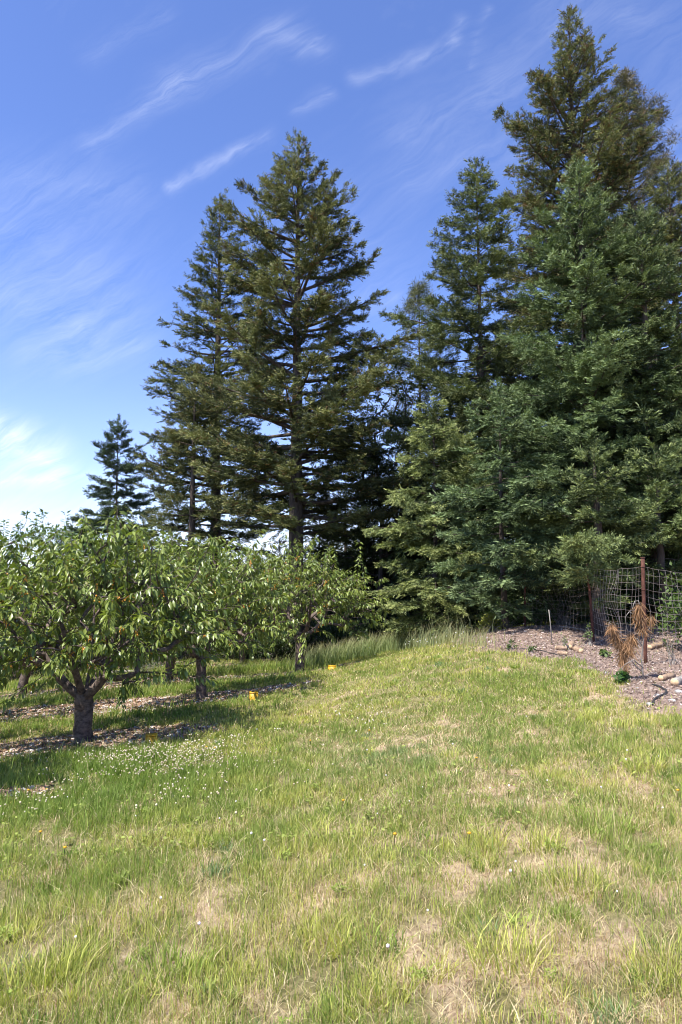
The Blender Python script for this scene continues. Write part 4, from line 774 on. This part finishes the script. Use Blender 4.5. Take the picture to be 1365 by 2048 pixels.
# coarse tussocks
tc_ = []
for _ in range(330):
    y = 2.0 + 12 * rg.random() ** 1.3; x = (rg.random() * 2 - 1) * (.52 * y + .4); tc_.append((x, y, .04 + .08 * rg.random(), .07 + .09 * rg.random(), rg.random()))
for px, py, r_, h_ in [(60, 1990, .16, .22), (120, 1950, .14, .2), (690, 1690, .22, .2), (610, 1660, .16, .18), (1085, 1700, .14, .18), (1090, 1560, .14, .16), (650, 1900, .12, .2), (340, 1960, .2, .16), (760, 1990, .16, .14), (1200, 1660, .2, .22), (1010, 1930, .14, .28), (1150, 1780, .16, .2), (1290, 1540, .16, .2), (740, 1900, .16, .14), (1330, 1950, .15, .2), (1180, 1440, .16, .16), (970, 1700, .14, .16)]:
    p_ = on_ground(px, min(py, 2040)); tc_.append((p_[0], p_[1], r_, h_, .5 + .5 * rg.random()))
for ti_, (x0, y0, r_, h_, q) in enumerate(tc_):
    big_ = ti_ >= 330
    mm, s_, f_ = masks(np.array([x0]), np.array([y0]))
    if mm[0] + s_[0] > .4: continue
    h_ *= (.82 if big_ else .6); n = int((50 + 600 * r_) if big_ else (30 + 480 * r_)); a = rg.random(n) * 6.28; rr = r_ * np.sqrt(rg.random(n)); x = x0 + np.cos(a) * rr; y = y0 + np.sin(a) * rr
    a2 = a + rg.normal(size=n) * 1.1; lean = np.clip(rr / r_ * .4 + .55 * rg.random(n), 0, .96)
    base = (LUSH * .9 if q < .25 else BLUE if q < .4 else GREEN * 1.1 if q < .7 else YEL * .85 + GREEN * .1); col = base * (.7 + .6 * rg.random(n))[:, None]
    col = np.where(rg.random((n, 1)) < .08, STRAW, col)
    blades(x, y, h_ * (.5 + .7 * rg.random(n)), (.003 + .0035 * rg.random(n)) * max(1, y0 / 5), np.stack([np.cos(a2), np.sin(a2), 0 * a2], 1), lean, col, rg)
n = 900; y = 1.6 + 9 * rg.random(n); x = (rg.random(n) * 2 - 1) * (.55 * y + .4); k = masks(x, y)[0] + masks(x, y)[1] < .3; x, y = x[k], y[k]; n = len(x); a = rg.random(n) * 6.28
blades(x, y, .14 + .16 * rg.random(n), (.0018 + .001 * rg.random(n)) * np.clip(y / 4, 1, 2.2), np.stack([np.cos(a), np.sin(a), 0 * a], 1), .2 + .7 * rg.random(n), (STRAW * (.7 + .5 * rg.random((n, 1)))), rg)
# tall seed-head grass along the top edge and between the strips
def tall(n, xy, h, w, cols, jit):
    P = np.array(xy); i = rg.integers(0, len(P) - 1, n); f = rg.random(n); x = P[i, 0] * (1 - f) + P[i + 1, 0] * f + rg.normal(size=n) * jit; y = P[i, 1] * (1 - f) + P[i + 1, 1] * f + rg.normal(size=n) * jit
    k = (_tn(x * .3, y * .3) > .42) | (rg.random(n) < .3); x, y = x[k], y[k]; n = len(x)
    a = rg.normal(size=n) * .9 + .4; c_ = rg.random((n, 1)); col = (np.array(cols[0]) * c_ + np.array(cols[1]) * (1 - c_)) * (.75 + .5 * rg.random((n, 1)))
    blades(x, y, h * (.45 + .75 * rg.random(n)), np.full(n, w), np.stack([np.cos(a), np.sin(a), 0 * a], 1), .15 + .45 * rg.random(n), col, rg, tipc=col * .5 + STRAW * .55)
E1 = [on_ground(px, py)[:2] for px, py in [(610, 1338), (680, 1322), (740, 1312), (800, 1298), (860, 1292), (905, 1288)]]
tall(2200, E1[:4], .62, .010, ((.17, .24, .10), (.28, .32, .14)), .32)
tall(1300, [(p_[0], p_[1] + 1.0) for p_ in E1], .6, .012, ((.14, .20, .11), (.26, .28, .14)), .4)
tall(700, [on_ground(px, py)[:2] for px, py in [(830, 1296), (880, 1290), (930, 1288), (980, 1296)]], .35, .010, ((.2, .24, .1), (.36, .34, .18)), .3)
tall(1500, [(-9, 11.8), (-5, 11.8), (-1.6, 11.9)], .22, .010, (LUSH * .9, GREEN * .9), .45)
tall(900, [(-7, 8.3), (-4, 8.2), (-2.2, 8.1)], .18, .009, (LUSH * .9, GREEN * .9), .4)
tall(3800, [(-10, 15.4), (-5, 15.3), (-1, 15.4)], .22, .012, (LUSH * .9, GREEN), .5)
tall(4200, [(-12, 19.2), (-5, 19.2), (0, 19.4)], .3, .013, (LUSH * .9, GREEN), .6)
tag(mesh('grass', np.vstack(V4), [np.vstack(Q4), np.vstack(T4)], M_GRASS, None, np.vstack(C4)), 'mixed green and straw coloured meadow grass', 'grass', None, 'stuff')
# ground-hugging broad leaves
n = 7000; y = 4.5 + 16 * rg.random(n) ** 1.5; x = (rg.random(n) * 2 - 1) * (.55 * y + .8); mul, st, ff = masks(x, y); cl_ = fbm(95, .35, 3)(x, y); k = rg.random(n) < np.clip((cl_ - .45) * 5, .04, 1) * (1 - mul * .97) * (1 - st * .9); x, y = x[k], y[k]; n = len(x)
a = rg.random(n) * 6.28; col = (GREEN * .75 + YEL * .15) * (.7 + .6 * rg.random((n, 1))); T = LEAF_T * [1, 1.9, 1]
V_, F_, c_ = bake(T, LEAF_F, np.stack([x, y, gz(x, y) + .03 + .05 * rg.random(n)], 1), np.stack([np.cos(a), np.sin(a), .1 + .5 * rg.random(n)], 1), nrm(rg.normal(size=(n, 3)) * .3 + (0, 0, 1)), (.018 + .02 * rg.random(n)) * np.clip(y / 6, 1, 1.6), col)
m_ = 75; ry = 1.9 + 6 * rg.random(m_) ** 1.2; rx = (rg.random(m_) * 2 - 1) * (.52 * ry + .2); ri = np.repeat(np.arange(m_), 26); k = len(ri); a = rg.random(k) * 6.28; el_ = .1 + .9 * rg.random(k); rs = (.5 + .7 * rg.random(m_))[ri]
x = rx[ri] + rg.normal(size=k) * .02 * rs; y = ry[ri] + rg.normal(size=k) * .02 * rs; cr_ = (GREEN * .7 + YEL * .12 + LUSH * .1)[None] * (.7 + .5 * rg.random(m_))[ri][:, None] * (.8 + .4 * rg.random((k, 1)))
V2_, F2_, c2_ = bake(LEAF_T * [1, .9, 1], LEAF_F, np.stack([x, y, gz(x, y) + .01 + .03 * rg.random(k)], 1), np.stack([np.cos(a), np.sin(a), el_], 1), np.tile([0, 0, 1.], (k, 1)), (.025 + .035 * rg.random(k)) * rs, cr_)
F_ = np.vstack([F_, F2_ + len(V_)]); V_ = np.vstack([V_, V2_]); c_ = np.vstack([c_, c2_])
tag(mesh('clover_leaves', V_, F_, M_GRASS, None, c_), 'small broad clover and weed leaves low in the grass', 'ground cover', None, 'stuff')
# clover blossom
# (rosettes are part of the same ground cover)
def heads(n, cx_, cy_, sx, sy, hmin, hmax, r0, cols, th=.45):
    x = cx_ + rg.normal(size=n) * sx; y = cy_ + rg.normal(size=n) * sy; k = _tn(x * .35, y * .35) > th; x, y = x[k], y[k]; n = len(x); h = hmin + (hmax - hmin) * rg.random(n); v, f = ico(); r_ = r0 * (.7 + .6 * rg.random(n)); c_ = np.array(cols[0]) + (np.array(cols[1]) - cols[0]) * rg.random((n, 1))
    P = np.stack([x, y, gz(x, y) + h], 1); V = (P[:, None] + v[None] * r_[:, None, None]); return V.reshape(-1, 3), (f[None] + np.arange(n)[:, None, None] * 12).reshape(-1, 3), np.repeat(c_, 12, 0)
parts = [heads(560, -1.9, 7.25, .55, .42, .08, .17, .0078, ((.50, .46, .31), (.42, .33, .20))), heads(420, -2.2, 8.1, .7, .35, .08, .16, .0085, ((.66, .6, .42), (.5, .4, .26))), heads(240, -2.0, 6.2, .7, .4, .07, .14, .008, ((.66, .6, .42), (.5, .4, .26))), heads(260, -.3, 8.6, .9, .5, .08, .14, .009, ((.7, .66, .5), (.6, .5, .36)), .55),
         heads(70, 2.6, 16.5, .8, 1.2, .12, .3, .010, ((.8, .8, .74), (.7, .7, .62)), .4), heads(90, .5, 5, 1.6, 1.8, .05, .1, .007, ((.8, .8, .76), (.7, .6, .7)), .5)]
o_ = 0; VV = []; FF = []; CC = []
for V_, F_, c_ in parts: VV.append(V_); FF.append(F_ + o_); CC.append(c_); o_ += len(V_)
tag(mesh('clover_blossoms', np.vstack(VV), np.vstack(FF), M_TINT, None, np.vstack(CC)), 'small cream and white clover blossoms scattered in the grass', 'flowers', None, 'stuff')
for i, (px, py) in enumerate([(55, 1592), (82, 1596), (92, 1590), (78, 1682), (127, 1716), (428, 1502), (412, 1500), (620, 1487), (937, 1690), (788, 1692), (1355, 1598), (952, 1528), (685, 1617), (738, 1467)]):
    p0 = G(px, py + 12); r0 = empty('dandelion', p0, 'small yellow dandelion ' + ['at the left edge, leftmost of three near the shaded grass', 'at the left edge, middle of three near the shaded grass', 'at the left edge, rightmost of three near the shaded grass', 'below the clover patch near the left edge', 'in long grass, lowest of those at the left',
    'right of the clover, just below the near strip end', 'right of the clover, left one of a pair below the strip end', 'in green grass right of the clover patch', 'by a coarse tuft right of the meadow middle', 'in dry grass right below the meadow middle', 'at the right edge in coarse grass',
    'in short grass on the upper right meadow', 'near the middle of the meadow, alone', 'on blue green grass in the upper middle meadow'][i], 'flower', 'yellow dandelions in the meadow')
    mb = MB(); mb.tube([p0, p0 + (.005, 0, .06), p0 + (.008, 0, .10)], .0018, 4); mb.build('stem', M_HOSE if False else M_YEL if False else M_SHRUB, r0, usecol=False)
    mb = MB(); v, f = ico(); mb.add(v * [.014, .014, .007] + p0 + (.008, 0, .105), None, f); mb.build('flower_head', M_YEL, r0)
